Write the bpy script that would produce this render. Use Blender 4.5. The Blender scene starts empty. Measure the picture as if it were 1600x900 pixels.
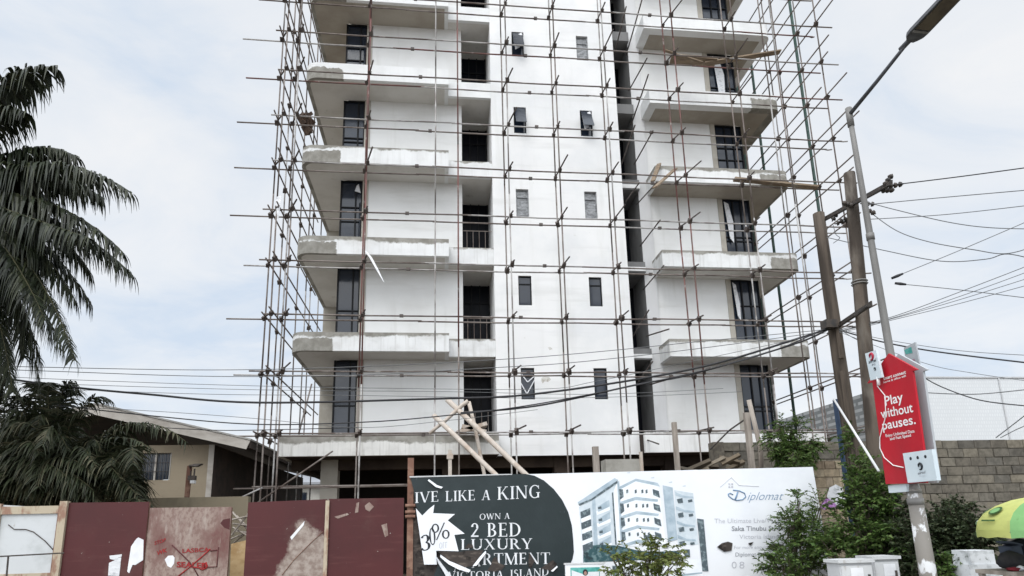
import bpy, math, random
from mathutils import Vector, Matrix
random.seed(7)
R = math.radians
scene = bpy.context.scene
COL = scene.collection

# ------------------------------------------------------------------ camera
CAM_Z = 1.6
PITCH, ROLL, YAW, FPX, PCY = R(12.596), R(-1.4065), R(6.695), 1000.0, 600.0
fwd = Vector((math.sin(YAW)*math.cos(PITCH), math.cos(YAW)*math.cos(PITCH), math.sin(PITCH)))
rt0 = Vector((math.cos(YAW), -math.sin(YAW), 0)); up0 = rt0.cross(fwd)
RT = math.cos(ROLL)*rt0 + math.sin(ROLL)*up0
UP = -math.sin(ROLL)*rt0 + math.cos(ROLL)*up0
camd = bpy.data.cameras.new('camera'); cam = bpy.data.objects.new('camera', camd); COL.objects.link(cam)
m = Matrix((RT, UP, -fwd)).transposed().to_4x4(); m.translation = (0, 0, CAM_Z); cam.matrix_world = m
camd.sensor_width = 36.0; camd.lens = FPX/1600*36; camd.shift_y = 150/1600
camd.clip_start = 0.05; camd.clip_end = 3000
scene.camera = cam

# ------------------------------------------------------------------ light
scene.view_settings.view_transform = 'Standard'; scene.view_settings.look = 'None'
scene.view_settings.exposure = 0.12; scene.view_settings.gamma = 1.0
SUN_EL, SUN_AZ = R(50), R(205)         # azimuth clockwise from +Y; behind the camera, to the left
sund = bpy.data.lights.new('sun', 'SUN'); sun = bpy.data.objects.new('sun', sund); COL.objects.link(sun)
sund.energy = 1.5; sund.angle = R(30); sund.color = (1.0, 0.97, 0.92)
sdir = Vector((math.sin(SUN_AZ)*math.cos(SUN_EL), math.cos(SUN_AZ)*math.cos(SUN_EL), math.sin(SUN_EL)))
sun.rotation_euler = sdir.to_track_quat('Z', 'Y').to_euler()

world = bpy.data.worlds.new('World'); scene.world = world; world.use_nodes = True
wn = world.node_tree; wn.nodes.clear()
def wnode(t, **kw):
    n = wn.nodes.new(t)
    for k, v in kw.items(): setattr(n, k, v)
    return n
wout = wnode('ShaderNodeOutputWorld')
sky = wnode('ShaderNodeTexSky', sky_type='NISHITA', sun_disc=False, sun_elevation=SUN_EL, sun_rotation=SUN_AZ)
bg1 = wnode('ShaderNodeBackground'); bg1.inputs['Strength'].default_value = 0.10
wn.links.new(sky.outputs[0], bg1.inputs[0])
tc = wnode('ShaderNodeTexCoord')
sep = wnode('ShaderNodeSeparateXYZ'); wn.links.new(tc.outputs['Generated'], sep.inputs[0])
zc = wnode('ShaderNodeMath', operation='ADD'); zc.inputs[1].default_value = 0.22
zm = wnode('ShaderNodeMath', operation='MAXIMUM'); zm.inputs[1].default_value = 0.0
wn.links.new(sep.outputs['Z'], zm.inputs[0]); wn.links.new(zm.outputs[0], zc.inputs[0])
dx = wnode('ShaderNodeMath', operation='DIVIDE'); dy = wnode('ShaderNodeMath', operation='DIVIDE')
wn.links.new(sep.outputs['X'], dx.inputs[0]); wn.links.new(zc.outputs[0], dx.inputs[1])
wn.links.new(sep.outputs['Y'], dy.inputs[0]); wn.links.new(zc.outputs[0], dy.inputs[1])
cmb = wnode('ShaderNodeCombineXYZ'); wn.links.new(dx.outputs[0], cmb.inputs[0]); wn.links.new(dy.outputs[0], cmb.inputs[1])
def wnoise(scale, detail, rough, dist, off):
    mp = wnode('ShaderNodeMapping'); mp.inputs['Location'].default_value = off
    mp.inputs['Scale'].default_value = (1.0, 1.5, 1)
    wn.links.new(cmb.outputs[0], mp.inputs[0])
    n = wnode('ShaderNodeTexNoise'); n.inputs['Scale'].default_value = scale; n.inputs['Detail'].default_value = detail
    n.inputs['Roughness'].default_value = rough; n.inputs['Distortion'].default_value = dist
    wn.links.new(mp.outputs[0], n.inputs['Vector']); return n
n1 = wnoise(0.8, 6, 0.55, 0.4, (3.3, 1.7, 0)); n2 = wnoise(2.2, 7, 0.6, 0.6, (7.1, 0.4, 0))
ramp = wnode('ShaderNodeValToRGB')
ramp.color_ramp.elements[0].position = 0.36; ramp.color_ramp.elements[0].color = (0.70, 0.80, 0.93, 1)
ramp.color_ramp.elements[1].position = 0.66; ramp.color_ramp.elements[1].color = (1.0, 1.0, 1.0, 1)
e = ramp.color_ramp.elements.new(0.5); e.color = (0.88, 0.92, 0.97, 1)
mixn = wnode('ShaderNodeMath', operation='MULTIPLY_ADD'); mixn.inputs[1].default_value = 0.45
wn.links.new(n2.outputs['Fac'], mixn.inputs[0])
n1m = wnode('ShaderNodeMath', operation='MULTIPLY'); n1m.inputs[1].default_value = 0.55
wn.links.new(n1.outputs['Fac'], n1m.inputs[0]); wn.links.new(n1m.outputs[0], mixn.inputs[2])
wn.links.new(mixn.outputs[0], ramp.inputs[0])
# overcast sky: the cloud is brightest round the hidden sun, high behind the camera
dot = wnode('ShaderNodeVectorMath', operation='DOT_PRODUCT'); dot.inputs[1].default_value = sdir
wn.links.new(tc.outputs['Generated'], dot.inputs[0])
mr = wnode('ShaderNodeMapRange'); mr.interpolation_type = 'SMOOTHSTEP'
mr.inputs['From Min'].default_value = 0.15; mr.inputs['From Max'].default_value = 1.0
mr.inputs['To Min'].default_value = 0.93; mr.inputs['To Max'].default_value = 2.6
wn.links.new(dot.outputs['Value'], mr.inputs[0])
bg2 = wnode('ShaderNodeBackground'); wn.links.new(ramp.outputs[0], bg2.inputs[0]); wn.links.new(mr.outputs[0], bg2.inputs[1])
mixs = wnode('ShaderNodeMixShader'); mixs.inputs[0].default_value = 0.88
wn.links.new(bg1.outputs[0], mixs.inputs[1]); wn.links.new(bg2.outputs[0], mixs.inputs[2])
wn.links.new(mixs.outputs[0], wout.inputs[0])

# ------------------------------------------------------------------ helpers
def ray(x, y):
    return (x-800)/FPX*RT - (y-PCY)/FPX*UP + fwd
def at(x, y, Y):
    d = ray(x, y); return d*(Y/d.y) + Vector((0, 0, CAM_Z))
def atX(x, y, X):
    d = ray(x, y); return d*(X/d.x) + Vector((0, 0, CAM_Z))

class MB:
    def __init__(s): s.v = []; s.f = []
    def add(s, vs, fs):
        o = len(s.v); s.v += [tuple(p) for p in vs]; s.f += [tuple(i+o for i in f) for f in fs]; return s
    def box(s, x0, x1, y0, y1, z0, z1):
        return s.add([(x0,y0,z0),(x1,y0,z0),(x1,y1,z0),(x0,y1,z0),(x0,y0,z1),(x1,y0,z1),(x1,y1,z1),(x0,y1,z1)],
                     [(0,3,2,1),(4,5,6,7),(0,1,5,4),(1,2,6,5),(2,3,7,6),(3,0,4,7)])
    def obox(s, c, ax, ay, az, hx, hy, hz):
        c = Vector(c); ax, ay, az = ax*hx, ay*hy, az*hz
        vs = [c-ax-ay-az, c+ax-ay-az, c+ax+ay-az, c-ax+ay-az, c-ax-ay+az, c+ax-ay+az, c+ax+ay+az, c-ax+ay+az]
        return s.add(vs, [(0,3,2,1),(4,5,6,7),(0,1,5,4),(1,2,6,5),(2,3,7,6),(3,0,4,7)])
    def prism(s, poly, off):
        """poly: list of Vector; off: extrusion Vector"""
        n = len(poly); vs = [Vector(p) for p in poly] + [Vector(p)+off for p in poly]
        fs = [tuple(range(n)), tuple(range(2*n-1, n-1, -1))] + [(i, i+n, (i+1) % n + n, (i+1) % n) for i in range(n)]
        return s.add(vs, fs)
    def plan(s, poly, z0, z1):
        n = len(poly); vs = [(x, y, z0) for x, y in poly] + [(x, y, z1) for x, y in poly]
        fs = [tuple(range(n-1, -1, -1)), tuple(range(n, 2*n))] + [(i, (i+1) % n, (i+1) % n + n, i+n) for i in range(n)]
        return s.add(vs, fs)
    def tube(s, pts, r, n=8, cap=True):
        pts = [Vector(p) for p in pts]; rs = r if isinstance(r, (list, tuple)) else [r]*len(pts)
        o = len(s.v); L = len(pts)
        for i, p in enumerate(pts):
            t = (pts[min(i+1, L-1)] - pts[max(i-1, 0)]).normalized()
            a = t.orthogonal() if i == 0 else (pa - t*pa.dot(t))
            a.normalize(); pa = a; b = t.cross(a)
            for k in range(n):
                an = 2*math.pi*k/n; s.v.append(tuple(p + (a*math.cos(an) + b*math.sin(an))*rs[i]))
        for i in range(L-1):
            for k in range(n):
                k2 = (k+1) % n; s.f.append((o+i*n+k, o+i*n+k2, o+(i+1)*n+k2, o+(i+1)*n+k))
        if cap:
            s.f.append(tuple(o+k for k in range(n-1, -1, -1))); s.f.append(tuple(o+(L-1)*n+k for k in range(n)))
        return s
    def quad(s, a, b, c, d): return s.add([a, b, c, d], [(0, 1, 2, 3)])
    def poly(s, pts): return s.add(pts, [tuple(range(len(pts)))])
    def build(s, name, mat, parent=None, smooth=False, loc=None, weld=False):
        me = bpy.data.meshes.new(name)
        vs = s.v
        if loc is not None: vs = [(a-loc[0], b-loc[1], c-loc[2]) for a, b, c in vs]
        me.from_pydata(vs, [], s.f); me.update()
        if weld:
            import bmesh
            b_ = bmesh.new(); b_.from_mesh(me); bmesh.ops.remove_doubles(b_, verts=b_.verts, dist=0.002); b_.to_mesh(me); b_.free()
        if smooth: me.polygons.foreach_set('use_smooth', [True]*len(me.polygons))
        if isinstance(mat, (list, tuple)):
            for q in mat: me.materials.append(q)
        else: me.materials.append(mat)
        o = bpy.data.objects.new(name, me); COL.objects.link(o)
        if loc is not None: o.location = loc
        if parent:
            o.parent = parent
            if loc is None: o.location = -Vector(abs_loc(parent))
            else: o.location = Vector(loc) - Vector(abs_loc(parent))
        return o
def abs_loc(o):
    v = Vector(o.location)
    while o.parent: o = o.parent; v += o.location
    return v
def tag(o, label=None, cat=None, group=None, kind=None):
    if label: o['label'] = label
    if cat: o['category'] = cat
    if group: o['group'] = group
    if kind: o['kind'] = kind
    return o
def empty(name, loc, label, cat, group=None):
    o = bpy.data.objects.new(name, None); COL.objects.link(o); o.location = loc
    return tag(o, label, cat, group)

# ------------------------------------------------------------------ materials
def newmat(name):
    mt = bpy.data.materials.new(name); mt.use_nodes = True
    nt = mt.node_tree; return mt, nt, nt.nodes['Principled BSDF']
def N(nt, t, ins=None, **kw):
    n = nt.nodes.new(t)
    for k, v in kw.items(): setattr(n, k, v)
    for k, v in (ins or {}).items(): n.inputs[k].default_value = v
    return n
def c4(c): return (c[0], c[1], c[2], 1)
def noisefac(nt, scale, detail=5, stretch=(1, 1, 1), coord='Object', lo=0.35, hi=0.65, rough=0.6, loc=(0, 0, 0)):
    t = N(nt, 'ShaderNodeTexCoord'); mp = N(nt, 'ShaderNodeMapping', {'Scale': stretch, 'Location': loc})
    nt.links.new(t.outputs[coord], mp.inputs[0])
    n = N(nt, 'ShaderNodeTexNoise', {'Scale': scale, 'Detail': detail, 'Roughness': rough})
    nt.links.new(mp.outputs[0], n.inputs['Vector'])
    r = N(nt, 'ShaderNodeMapRange', {'From Min': lo, 'From Max': hi}); r.interpolation_type = 'SMOOTHSTEP'
    nt.links.new(n.outputs['Fac'], r.inputs[0]); return r.outputs[0], n.outputs['Fac']
def mixc(nt, fac, a, b):
    m = N(nt, 'ShaderNodeMix', data_type='RGBA')
    for sock, val in ((m.inputs['A'], a), (m.inputs['B'], b)):
        pass
    A = [i for i in m.inputs if i.type == 'RGBA']
    F = m.inputs[0]
    for sock, val in ((A[0], a), (A[1], b)):
        if isinstance(val, tuple): sock.default_value = c4(val)
        else: nt.links.new(val, sock)
    if isinstance(fac, float): F.default_value = fac
    else: nt.links.new(fac, F)
    return [o for o in m.outputs if o.type == 'RGBA'][0]
def bumpit(nt, bs, h, strength=0.3, dist=0.02):
    b = N(nt, 'ShaderNodeBump', {'Strength': strength, 'Distance': dist})
    nt.links.new(h, b.inputs['Height']); nt.links.new(b.outputs[0], bs.inputs['Normal'])
def simple(name, a, b=None, rough=0.8, scale=3.0, stretch=(1, 1, 1), metal=0.0, bump=0.0, lo=0.35, hi=0.65, spec=0.3, detail=6):
    mt, nt, bs = newmat(name)
    bs.inputs['Roughness'].default_value = rough; bs.inputs['Metallic'].default_value = metal
    bs.inputs['Specular IOR Level'].default_value = spec
    if b is None: b = tuple(x*0.8 for x in a)
    f, raw = noisefac(nt, scale, detail, stretch, lo=lo, hi=hi)
    nt.links.new(mixc(nt, f, a, b), bs.inputs['Base Color'])
    if bump: bumpit(nt, bs, raw, bump)
    return mt
def layered(name, base, layers, rough=0.85, bump=0.15, spec=0.25):
    """layers: (colour, scale, stretch, lo, hi, amount)"""
    mt, nt, bs = newmat(name); bs.inputs['Roughness'].default_value = rough; bs.inputs['Specular IOR Level'].default_value = spec
    cur = base; raw = None
    for i, (c, sc, st, lo, hi, am) in enumerate(layers):
        f, raw = noisefac(nt, sc, 7, st, lo=lo, hi=hi, loc=(i*3.7, i*1.3, i*5.1))
        mm = N(nt, 'ShaderNodeMath', {1: am}, operation='MULTIPLY'); nt.links.new(f, mm.inputs[0])
        cur = mixc(nt, mm.outputs[0], cur, c)
    nt.links.new(cur, bs.inputs['Base Color'])
    if bump: bumpit(nt, bs, raw, bump)
    return mt
def parapet_mat(name, top, x_patch, side, streak, white=(0.76, 0.77, 0.77), seed=[0]):
    seed[0] += 1; sd = seed[0]*3.17
    """white paint that stops short of a bare cement capping and of a bare patch at the outer corner"""
    mt, nt, bs = newmat(name); bs.inputs['Roughness'].default_value = 0.85; bs.inputs['Specular IOR Level'].default_value = 0.2
    t = N(nt, 'ShaderNodeTexCoord'); s = N(nt, 'ShaderNodeSeparateXYZ'); nt.links.new(t.outputs['Object'], s.inputs[0])
    _, na = noisefac(nt, 1.3, 8, (1, 1, 1), rough=.68, loc=(sd, 0, sd)); _, nb = noisefac(nt, 3.5, 7, (1, 1, 1), loc=(4+sd, 2, 9), rough=.65)
    sf, _ = noisefac(nt, 6.0, 7, (1.0, 1.0, 0.05), lo=0.48, hi=0.72, loc=(sd, 0, 0), rough=.7)
    df, _ = noisefac(nt, 1.1, 7, (1, 1, 1.6), lo=0.45, hi=0.7, loc=(sd, 5, 1))
    cem, _ = noisefac(nt, 2.5, 6)
    cement = mixc(nt, cem, (0.33, 0.32, 0.29), (0.22, 0.21, 0.185))
    paint0, _ = noisefac(nt, 0.9, 6, lo=0.4, hi=0.7, loc=(8, 1, 3))
    paint = mixc(nt, paint0, white, tuple(c*0.9 for c in white))
    # streaks under the capping
    sm = N(nt, 'ShaderNodeMath', {1: streak}, operation='MULTIPLY'); nt.links.new(sf, sm.inputs[0])
    paint = mixc(nt, sm.outputs[0], paint, (0.36, 0.35, 0.32))
    dm = N(nt, 'ShaderNodeMath', {1: min(.5, streak*.8)}, operation='MULTIPLY'); nt.links.new(df, dm.inputs[0])
    paint = mixc(nt, dm.outputs[0], paint, (0.47, 0.46, 0.43))
    def M(op, a, b):
        n = N(nt, 'ShaderNodeMath', operation=op)
        for i, q in enumerate((a, b)):
            if isinstance(q, (int, float)): n.inputs[i].default_value = q
            else: nt.links.new(q, n.inputs[i])
        return n.outputs[0]
    def step(v, e0, e1):
        r = N(nt, 'ShaderNodeMapRange', {'From Min': e0, 'From Max': e1}); nt.links.new(v, r.inputs[0]); return r.outputs[0]
    zt = M('ADD', s.outputs['Z'], M('MULTIPLY', M('SUBTRACT', na, 0.5), 0.5))
    ftop = step(zt, -top-0.03, -top+0.03)
    cur = mixc(nt, ftop, paint, cement)
    if x_patch is not None:
        xx = s.outputs['X'] if side > 0 else M('MULTIPLY', s.outputs['X'], -1.0)
        xe = M('ADD', xx, M('MULTIPLY', M('SUBTRACT', nb, 0.5), 0.25))
        f1 = step(xe, x_patch-0.015, x_patch+0.015)
        f2 = step(M('ADD', M('MULTIPLY', s.outputs['Z'], -1.0), M('MULTIPLY', M('SUBTRACT', nb, 0.5), 0.35)), 0.20, 0.22)
        cur = mixc(nt, M('MULTIPLY', f1, f2), cur, cement)
    nt.links.new(cur, bs.inputs['Base Color'])
    bumpit(nt, bs, nb, 0.25, 0.02)
    return mt
def island(name, cols, rough=0.7, scale=4.0, var=0.25, transl=0.0, spec=0.25):
    """one colour per connected piece of the mesh"""
    mt, nt, bs = newmat(name); bs.inputs['Roughness'].default_value = rough; bs.inputs['Specular IOR Level'].default_value = spec
    g = N(nt, 'ShaderNodeNewGeometry'); r = N(nt, 'ShaderNodeValToRGB')
    r.color_ramp.elements[0].color = c4(cols[0]); r.color_ramp.elements[-1].color = c4(cols[-1])
    for i, c in enumerate(cols[1:-1]):
        q = r.color_ramp.elements.new((i+1)/(len(cols)-1)); q.color = c4(c)
    nt.links.new(g.outputs['Random Per Island'], r.inputs[0])
    f, raw = noisefac(nt, scale, 5)
    dark = mixc(nt, 1.0, (0, 0, 0), tuple(c for c in cols[0]))
    hsv = N(nt, 'ShaderNodeHueSaturation', {'Value': 1-var}); nt.links.new(r.outputs[0], hsv.inputs['Color'])
    col = mixc(nt, f, r.outputs[0], hsv.outputs[0]); nt.links.new(col, bs.inputs['Base Color'])
    if transl:
        tr = N(nt, 'ShaderNodeBsdfTranslucent'); nt.links.new(col, tr.inputs[0])
        mx = N(nt, 'ShaderNodeMixShader', {0: transl}); nt.links.new(bs.outputs[0], mx.inputs[1]); nt.links.new(tr.outputs[0], mx.inputs[2])
        nt.links.new(mx.outputs[0], nt.nodes['Material Output'].inputs[0])
    return mt
def glass(name, col, rough=0.08):
    mt, nt, bs = newmat(name); bs.inputs['Base Color'].default_value = c4(col); bs.inputs['Specular IOR Level'].default_value = 0.6
    f, raw = noisefac(nt, 1.3, 3); r = N(nt, 'ShaderNodeMapRange', {'To Min': rough, 'To Max': rough+0.12}); nt.links.new(f, r.inputs[0])
    nt.links.new(r.outputs[0], bs.inputs['Roughness']); bumpit(nt, bs, raw, 0.05, 0.02)
    return mt
M = {}
M['white_wall'] = layered('white_wall_paint', (0.775, 0.775, 0.77), [((0.68, 0.69, 0.695), 0.45, (1, 1, 1), 0.42, 0.66, 0.8), ((0.60, 0.60, 0.575), 1.6, (1, 1, 0.10), 0.55, 0.78, 0.55), ((0.66, 0.66, 0.65), 0.9, (0.25, 1, 2.2), 0.52, 0.68, 0.6), ((0.56, 0.54, 0.49), 4, (1, 1, 1), 0.66, 0.76, 0.5)], bump=0.12)
M['wing_wall'] = layered('wing_wall_paint', (0.70, 0.705, 0.70), [((0.60, 0.60, 0.585), 0.6, (1, 1, 1), 0.4, 0.75, 0.7), ((0.5, 0.5, 0.47), 2.2, (1, 1, 0.12), 0.56, 0.8, 0.5), ((0.56, 0.56, 0.54), 1.1, (0.3, 1, 2), 0.52, 0.7, 0.5)], bump=0.12)
M['plaster'] = layered('bare_plaster', (0.40, 0.375, 0.33), [((0.30, 0.28, 0.24), 1.2, (1, 1, 1), 0.4, 0.7, 0.8), ((0.48, 0.46, 0.42), 3.3, (1, 1, 1), 0.55, 0.75, 0.5)])
M['soffit'] = layered('soffit_plaster', (0.64, 0.625, 0.595), [((0.54, 0.52, 0.485), 0.8, (1, 1, 1), 0.4, 0.65, 0.8), ((0.34, 0.31, 0.27), 2.4, (1, 1, 1), 0.6, 0.75, 0.5)])
M['soffit_raw'] = layered('soffit_raw_concrete', (0.39, 0.355, 0.305), [((0.31, 0.275, 0.23), 0.9, (1, 1, 1), 0.4, 0.65, 0.8), ((0.42, 0.39, 0.34), 2.4, (1, 1, 1), 0.6, 0.75, 0.5)])
M['cement'] = layered('cement', (0.33, 0.32, 0.29), [((0.22, 0.21, 0.185), 1.7, (1, 1, 1), 0.4, 0.7, 0.9), ((0.5, 0.5, 0.47), 6, (1, 1, 0.2), 0.6, 0.8, 0.5)], bump=0.3)
M['shaft'] = layered('shaft_render', (0.20, 0.20, 0.20), [((0.13, 0.13, 0.13), 1.0, (1, 1, 0.4), 0.4, 0.7, 0.9)])
M['pilaster'] = layered('pilaster_paint', (0.60, 0.605, 0.61), [((0.50, 0.50, 0.50), 0.8, (1, 1, 0.4), 0.4, 0.7, 0.8)])
M['under'] = layered('undercroft_shaded_concrete', (0.055, 0.04, 0.03), [((0.028, 0.02, 0.016), 1.2, (1, 1, 1), .4, .65, .9)])  # concrete with the undercroft's shade put into its near-black colour
M['stain'] = layered('damp_stain', (0.60, 0.59, 0.56), [((0.40, 0.37, 0.32), 9, (1, 1, .6), .48, .62, .9)])
M['room_shade'] = simple('room_shade', (0.016, 0.012, 0.011), rough=0.95)  # ground-floor interior shade, painted as a near-black wall colour
M['glass'] = glass('window_glass', (0.012, 0.018, 0.030))
M['door_glass'] = glass('door_glass', (0.004, 0.005, 0.009), 0.3)
M['door_glass'].node_tree.nodes['Principled BSDF'].inputs['Specular IOR Level'].default_value = 0.12
M['frame'] = simple('dark_window_frame', (0.010, 0.011, 0.013), (0.007, 0.007, 0.008), rough=0.5, spec=0.15)
M['film'] = layered('grey_film', (0.27, 0.28, 0.29), [((0.12, 0.125, 0.13), 6, (1, 1, 2.4), 0.42, 0.6, 0.9), ((0.42, 0.43, 0.44), 9, (0.6, 1, 2), 0.58, 0.7, 0.8)], rough=0.35, bump=0.6, spec=0.5)
M['white_film'] = layered('white_film', (0.62, 0.63, 0.65), [((0.3, 0.31, 0.33), 7, (1, 1, 1.5), 0.5, 0.7, 0.8)], rough=0.3, bump=0.6, spec=0.5)
M['pipe'] = layered('scaffold_pipe', (0.185, 0.160, 0.145), [((0.095, 0.072, 0.062), 1.4, (1, 1, 1), 0.42, 0.6, 0.9), ((0.33, 0.31, 0.29), 2.3, (1, 1, 1), 0.58, 0.7, 0.8)], rough=0.6, bump=0)
M['pipe_light'] = layered('scaffold_pipe_galvanised', (0.38, 0.37, 0.36), [((0.16, 0.14, 0.13), 1.6, (1, 1, 1), 0.42, 0.62, 0.9)], rough=0.5, bump=0)
M['pipe_red'] = layered('scaffold_pipe_red', (0.15, 0.065, 0.058), [((0.09, 0.06, 0.052), 1.6, (1, 1, 1), 0.42, 0.62, 0.9), ((0.36, 0.33, 0.31), 3.0, (1, 1, 1), 0.6, 0.7, 0.8)], rough=0.6, bump=0)
M['coupler'] = simple('coupler_steel', (0.05, 0.04, 0.037), (0.10, 0.082, 0.072), rough=0.6, scale=8)
M['net_green'] = simple('green_net', (0.03, 0.06, 0.05), (0.06, 0.09, 0.08), rough=0.9, scale=4)
M['plank'] = layered('scaffold_plank', (0.26, 0.20, 0.14), [((0.16, 0.12, 0.085), 5, (0.2, 3, 3), 0.4, 0.65, 0.9), ((0.36, 0.33, 0.28), 2, (1, 1, 1), 0.55, 0.7, 0.6)], bump=0.3)
M['timber'] = layered('peeled_timber', (0.46, 0.41, 0.36), [((0.36, 0.28, 0.22), 2.4, (1, 1, 1), 0.45, 0.65, 0.8), ((0.66, 0.61, 0.55), 5, (1, 1, 1), 0.55, 0.7, 0.7)], bump=0.3)
M['post_wood'] = layered('weathered_post', (0.36, 0.32, 0.28), [((0.20, 0.17, 0.145), 5, (1, 1, 0.15), 0.4, 0.65, 0.9)], bump=0.3)
M['pole_wood'] = layered('utility_pole_wood', (0.095, 0.076, 0.060), [((0.040, 0.032, 0.026), 6, (1, 1, 0.08), 0.4, 0.6, 0.9), ((0.20, 0.18, 0.155), 2, (1, 1, 0.3), 0.55, 0.75, 0.7)], bump=0.5)
M['wire'] = simple('cable_black', (0.03, 0.03, 0.033), rough=0.6)
M['wire_grey'] = simple('cable_grey', (0.14, 0.145, 0.15), rough=0.6)
M['dark_iron'] = simple('dark_iron', (0.04, 0.038, 0.036), (0.075, 0.06, 0.05), rough=0.6, scale=9)
M['galv'] = layered('galvanised_steel', (0.215, 0.21, 0.20), [((0.13, 0.125, 0.118), 2.2, (1, 1, 0.25), 0.4, 0.65, 0.9)], rough=0.55, bump=0.05, spec=0.4)
M['flaked'] = layered('flaking_white_paint', (0.22, 0.205, 0.185), [((0.66, 0.67, 0.68), 5.5, (1, 1, 0.6), 0.50, 0.56, 0.95), ((0.2, 0.18, 0.16), 9, (1, 1, 1), 0.62, 0.72, 0.7)], rough=0.7, bump=0.2)
M['lamp_body'] = simple('lamp_body', (0.10, 0.105, 0.115), (0.06, 0.062, 0.07), rough=0.45, scale=6)
M['lamp_lens'] = simple('lamp_lens', (0.11, 0.09, 0.06), (0.07, 0.055, 0.04), rough=0.25, scale=5)
def redpanel(name, bare, extra=()):
    L = [((0.05, 0.0105, 0.011), 0.7, (1, 1, 1), 0.4, 0.7, 0.7), ((0.12, 0.04, 0.037), 3.5, (0.35, 1, 4), 0.55, 0.75, 0.4), ((0.10, 0.055, 0.045), 1.1, (1, 1, 1), 0.55, 0.72, 0.45)]
    L += list(extra)
    if bare: L += [((0.33, 0.27, 0.235), 2.2, (1, 1, 0.8), bare, bare+0.05, 0.9)]
    L += [((0.45, 0.40, 0.37), 13, (1, 1, 1), 0.70, 0.74, 0.8)]
    return layered(name, (0.070, 0.0135, 0.0145), L, rough=0.55, bump=0.06, spec=0.35)
M['red1'] = redpanel('red_sheet', None)
M['red2'] = redpanel('red_sheet_scraped', 0.63)
def scrape_mat(name, lines):
    mt = redpanel(name, None); nt = mt.node_tree; bs = nt.nodes['Principled BSDF']
    old = bs.inputs['Base Color'].links[0].from_socket
    t = N(nt, 'ShaderNodeTexCoord'); sp = N(nt, 'ShaderNodeSeparateXYZ'); nt.links.new(t.outputs['Object'], sp.inputs[0])
    _, nz = noisefac(nt, 3.0, 8, rough=.7); f2, _ = noisefac(nt, 9, 6)
    bare = mixc(nt, f2, (0.33, 0.28, 0.245), (0.20, 0.15, 0.125)); tot = None
    for (ax, az, c, soft) in lines:     # mask is the product of half planes ax*x + az*z + c > 0
        m1 = N(nt, 'ShaderNodeMath', {1: ax}, operation='MULTIPLY'); nt.links.new(sp.outputs[0], m1.inputs[0])
        m2 = N(nt, 'ShaderNodeMath', {1: az}, operation='MULTIPLY_ADD'); nt.links.new(sp.outputs[2], m2.inputs[0]); nt.links.new(m1.outputs[0], m2.inputs[2])
        m3 = N(nt, 'ShaderNodeMath', {1: .55, 2: c-.27}, operation='MULTIPLY_ADD'); nt.links.new(nz, m3.inputs[0])
        m4 = N(nt, 'ShaderNodeMath', operation='ADD'); nt.links.new(m2.outputs[0], m4.inputs[0]); nt.links.new(m3.outputs[0], m4.inputs[1])
        r = N(nt, 'ShaderNodeMapRange', {'From Min': -soft, 'From Max': soft}); nt.links.new(m4.outputs[0], r.inputs[0])
        if tot is None: tot = r.outputs[0]
        else:
            mm = N(nt, 'ShaderNodeMath', operation='MULTIPLY'); nt.links.new(tot, mm.inputs[0]); nt.links.new(r.outputs[0], mm.inputs[1]); tot = mm.outputs[0]
    nt.links.new(mixc(nt, tot, old, bare), bs.inputs['Base Color']); return mt
def half(p, q, soft):
    # points on the right-hand side of p -> q (seen from the road) are inside
    d = (q-p).normalized(); nx, nz = d.z, -d.x
    return (nx, nz, -(nx*p.x+nz*p.z), soft)
M['red2'] = scrape_mat('red_sheet_scraped', [half(at(428, 905, 12), at(474, 815, 12), .05), half(at(474, 815, 12), at(512, 838, 12), .05)])
M['red3'] = redpanel('red_sheet_chipped', 0.70)
M['faded'] = layered('faded_sheet', (0.28, 0.215, 0.185), [((0.125, 0.045, 0.042), 1.5, (1, 1, 0.6), 0.44, 0.66, 0.85), ((0.17, 0.105, 0.09), 18, (1, 1, .6), 0.45, 0.6, 0.7), ((0.38, 0.33, 0.29), 6, (1, 1, 0.3), 0.56, 0.7, 0.6)], rough=0.75, bump=0.1)
M['white_sheet'] = layered('white_sheet', (0.52, 0.54, 0.55), [((0.38, 0.40, 0.40), 1.6, (1, 1, 1), 0.45, 0.7, 0.8), ((0.30, 0.27, 0.22), 7, (1, 1, 1), 0.64, 0.75, 0.7)], rough=0.6, bump=0.05)
M['rust'] = layered('rusty_steel', (0.17, 0.09, 0.065), [((0.28, 0.18, 0.13), 4, (1, 1, 1), 0.45, 0.65, 0.8), ((0.09, 0.05, 0.04), 8, (1, 1, 1), 0.55, 0.7, 0.8)], bump=0.2)
M['frame_beige'] = layered('old_cream_frame', (0.42, 0.36, 0.27), [((0.25, 0.14, 0.10), 5, (1, 1, 0.4), 0.5, 0.62, 0.9)], bump=0.1)
M['white_paint'] = simple('white_paint', (0.74, 0.75, 0.77), (0.64, 0.65, 0.67), rough=0.6, scale=4)
M['graffiti'] = simple('red_spray', (0.30, 0.018, 0.018), (0.20, 0.02, 0.02), rough=0.7, scale=6)
M['graffiti_dark'] = simple('dark_spray', (0.10, 0.03, 0.03), rough=0.7)
M['plywood'] = layered('ochre_plywood', (0.55, 0.40, 0.22), [((0.38, 0.24, 0.11), 2.5, (1, 1, 2), 0.4, 0.65, 0.8), ((0.66, 0.55, 0.38), 6, (1, 1, 1), 0.56, 0.7, 0.6)], bump=0.15)
M['vinyl'] = layered('white_vinyl', (0.74, 0.76, 0.79), [((0.66, 0.68, 0.72), 0.7, (1, 1, 1), 0.4, 0.7, 0.8)], rough=0.45, bump=0.04, spec=0.4)
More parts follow.
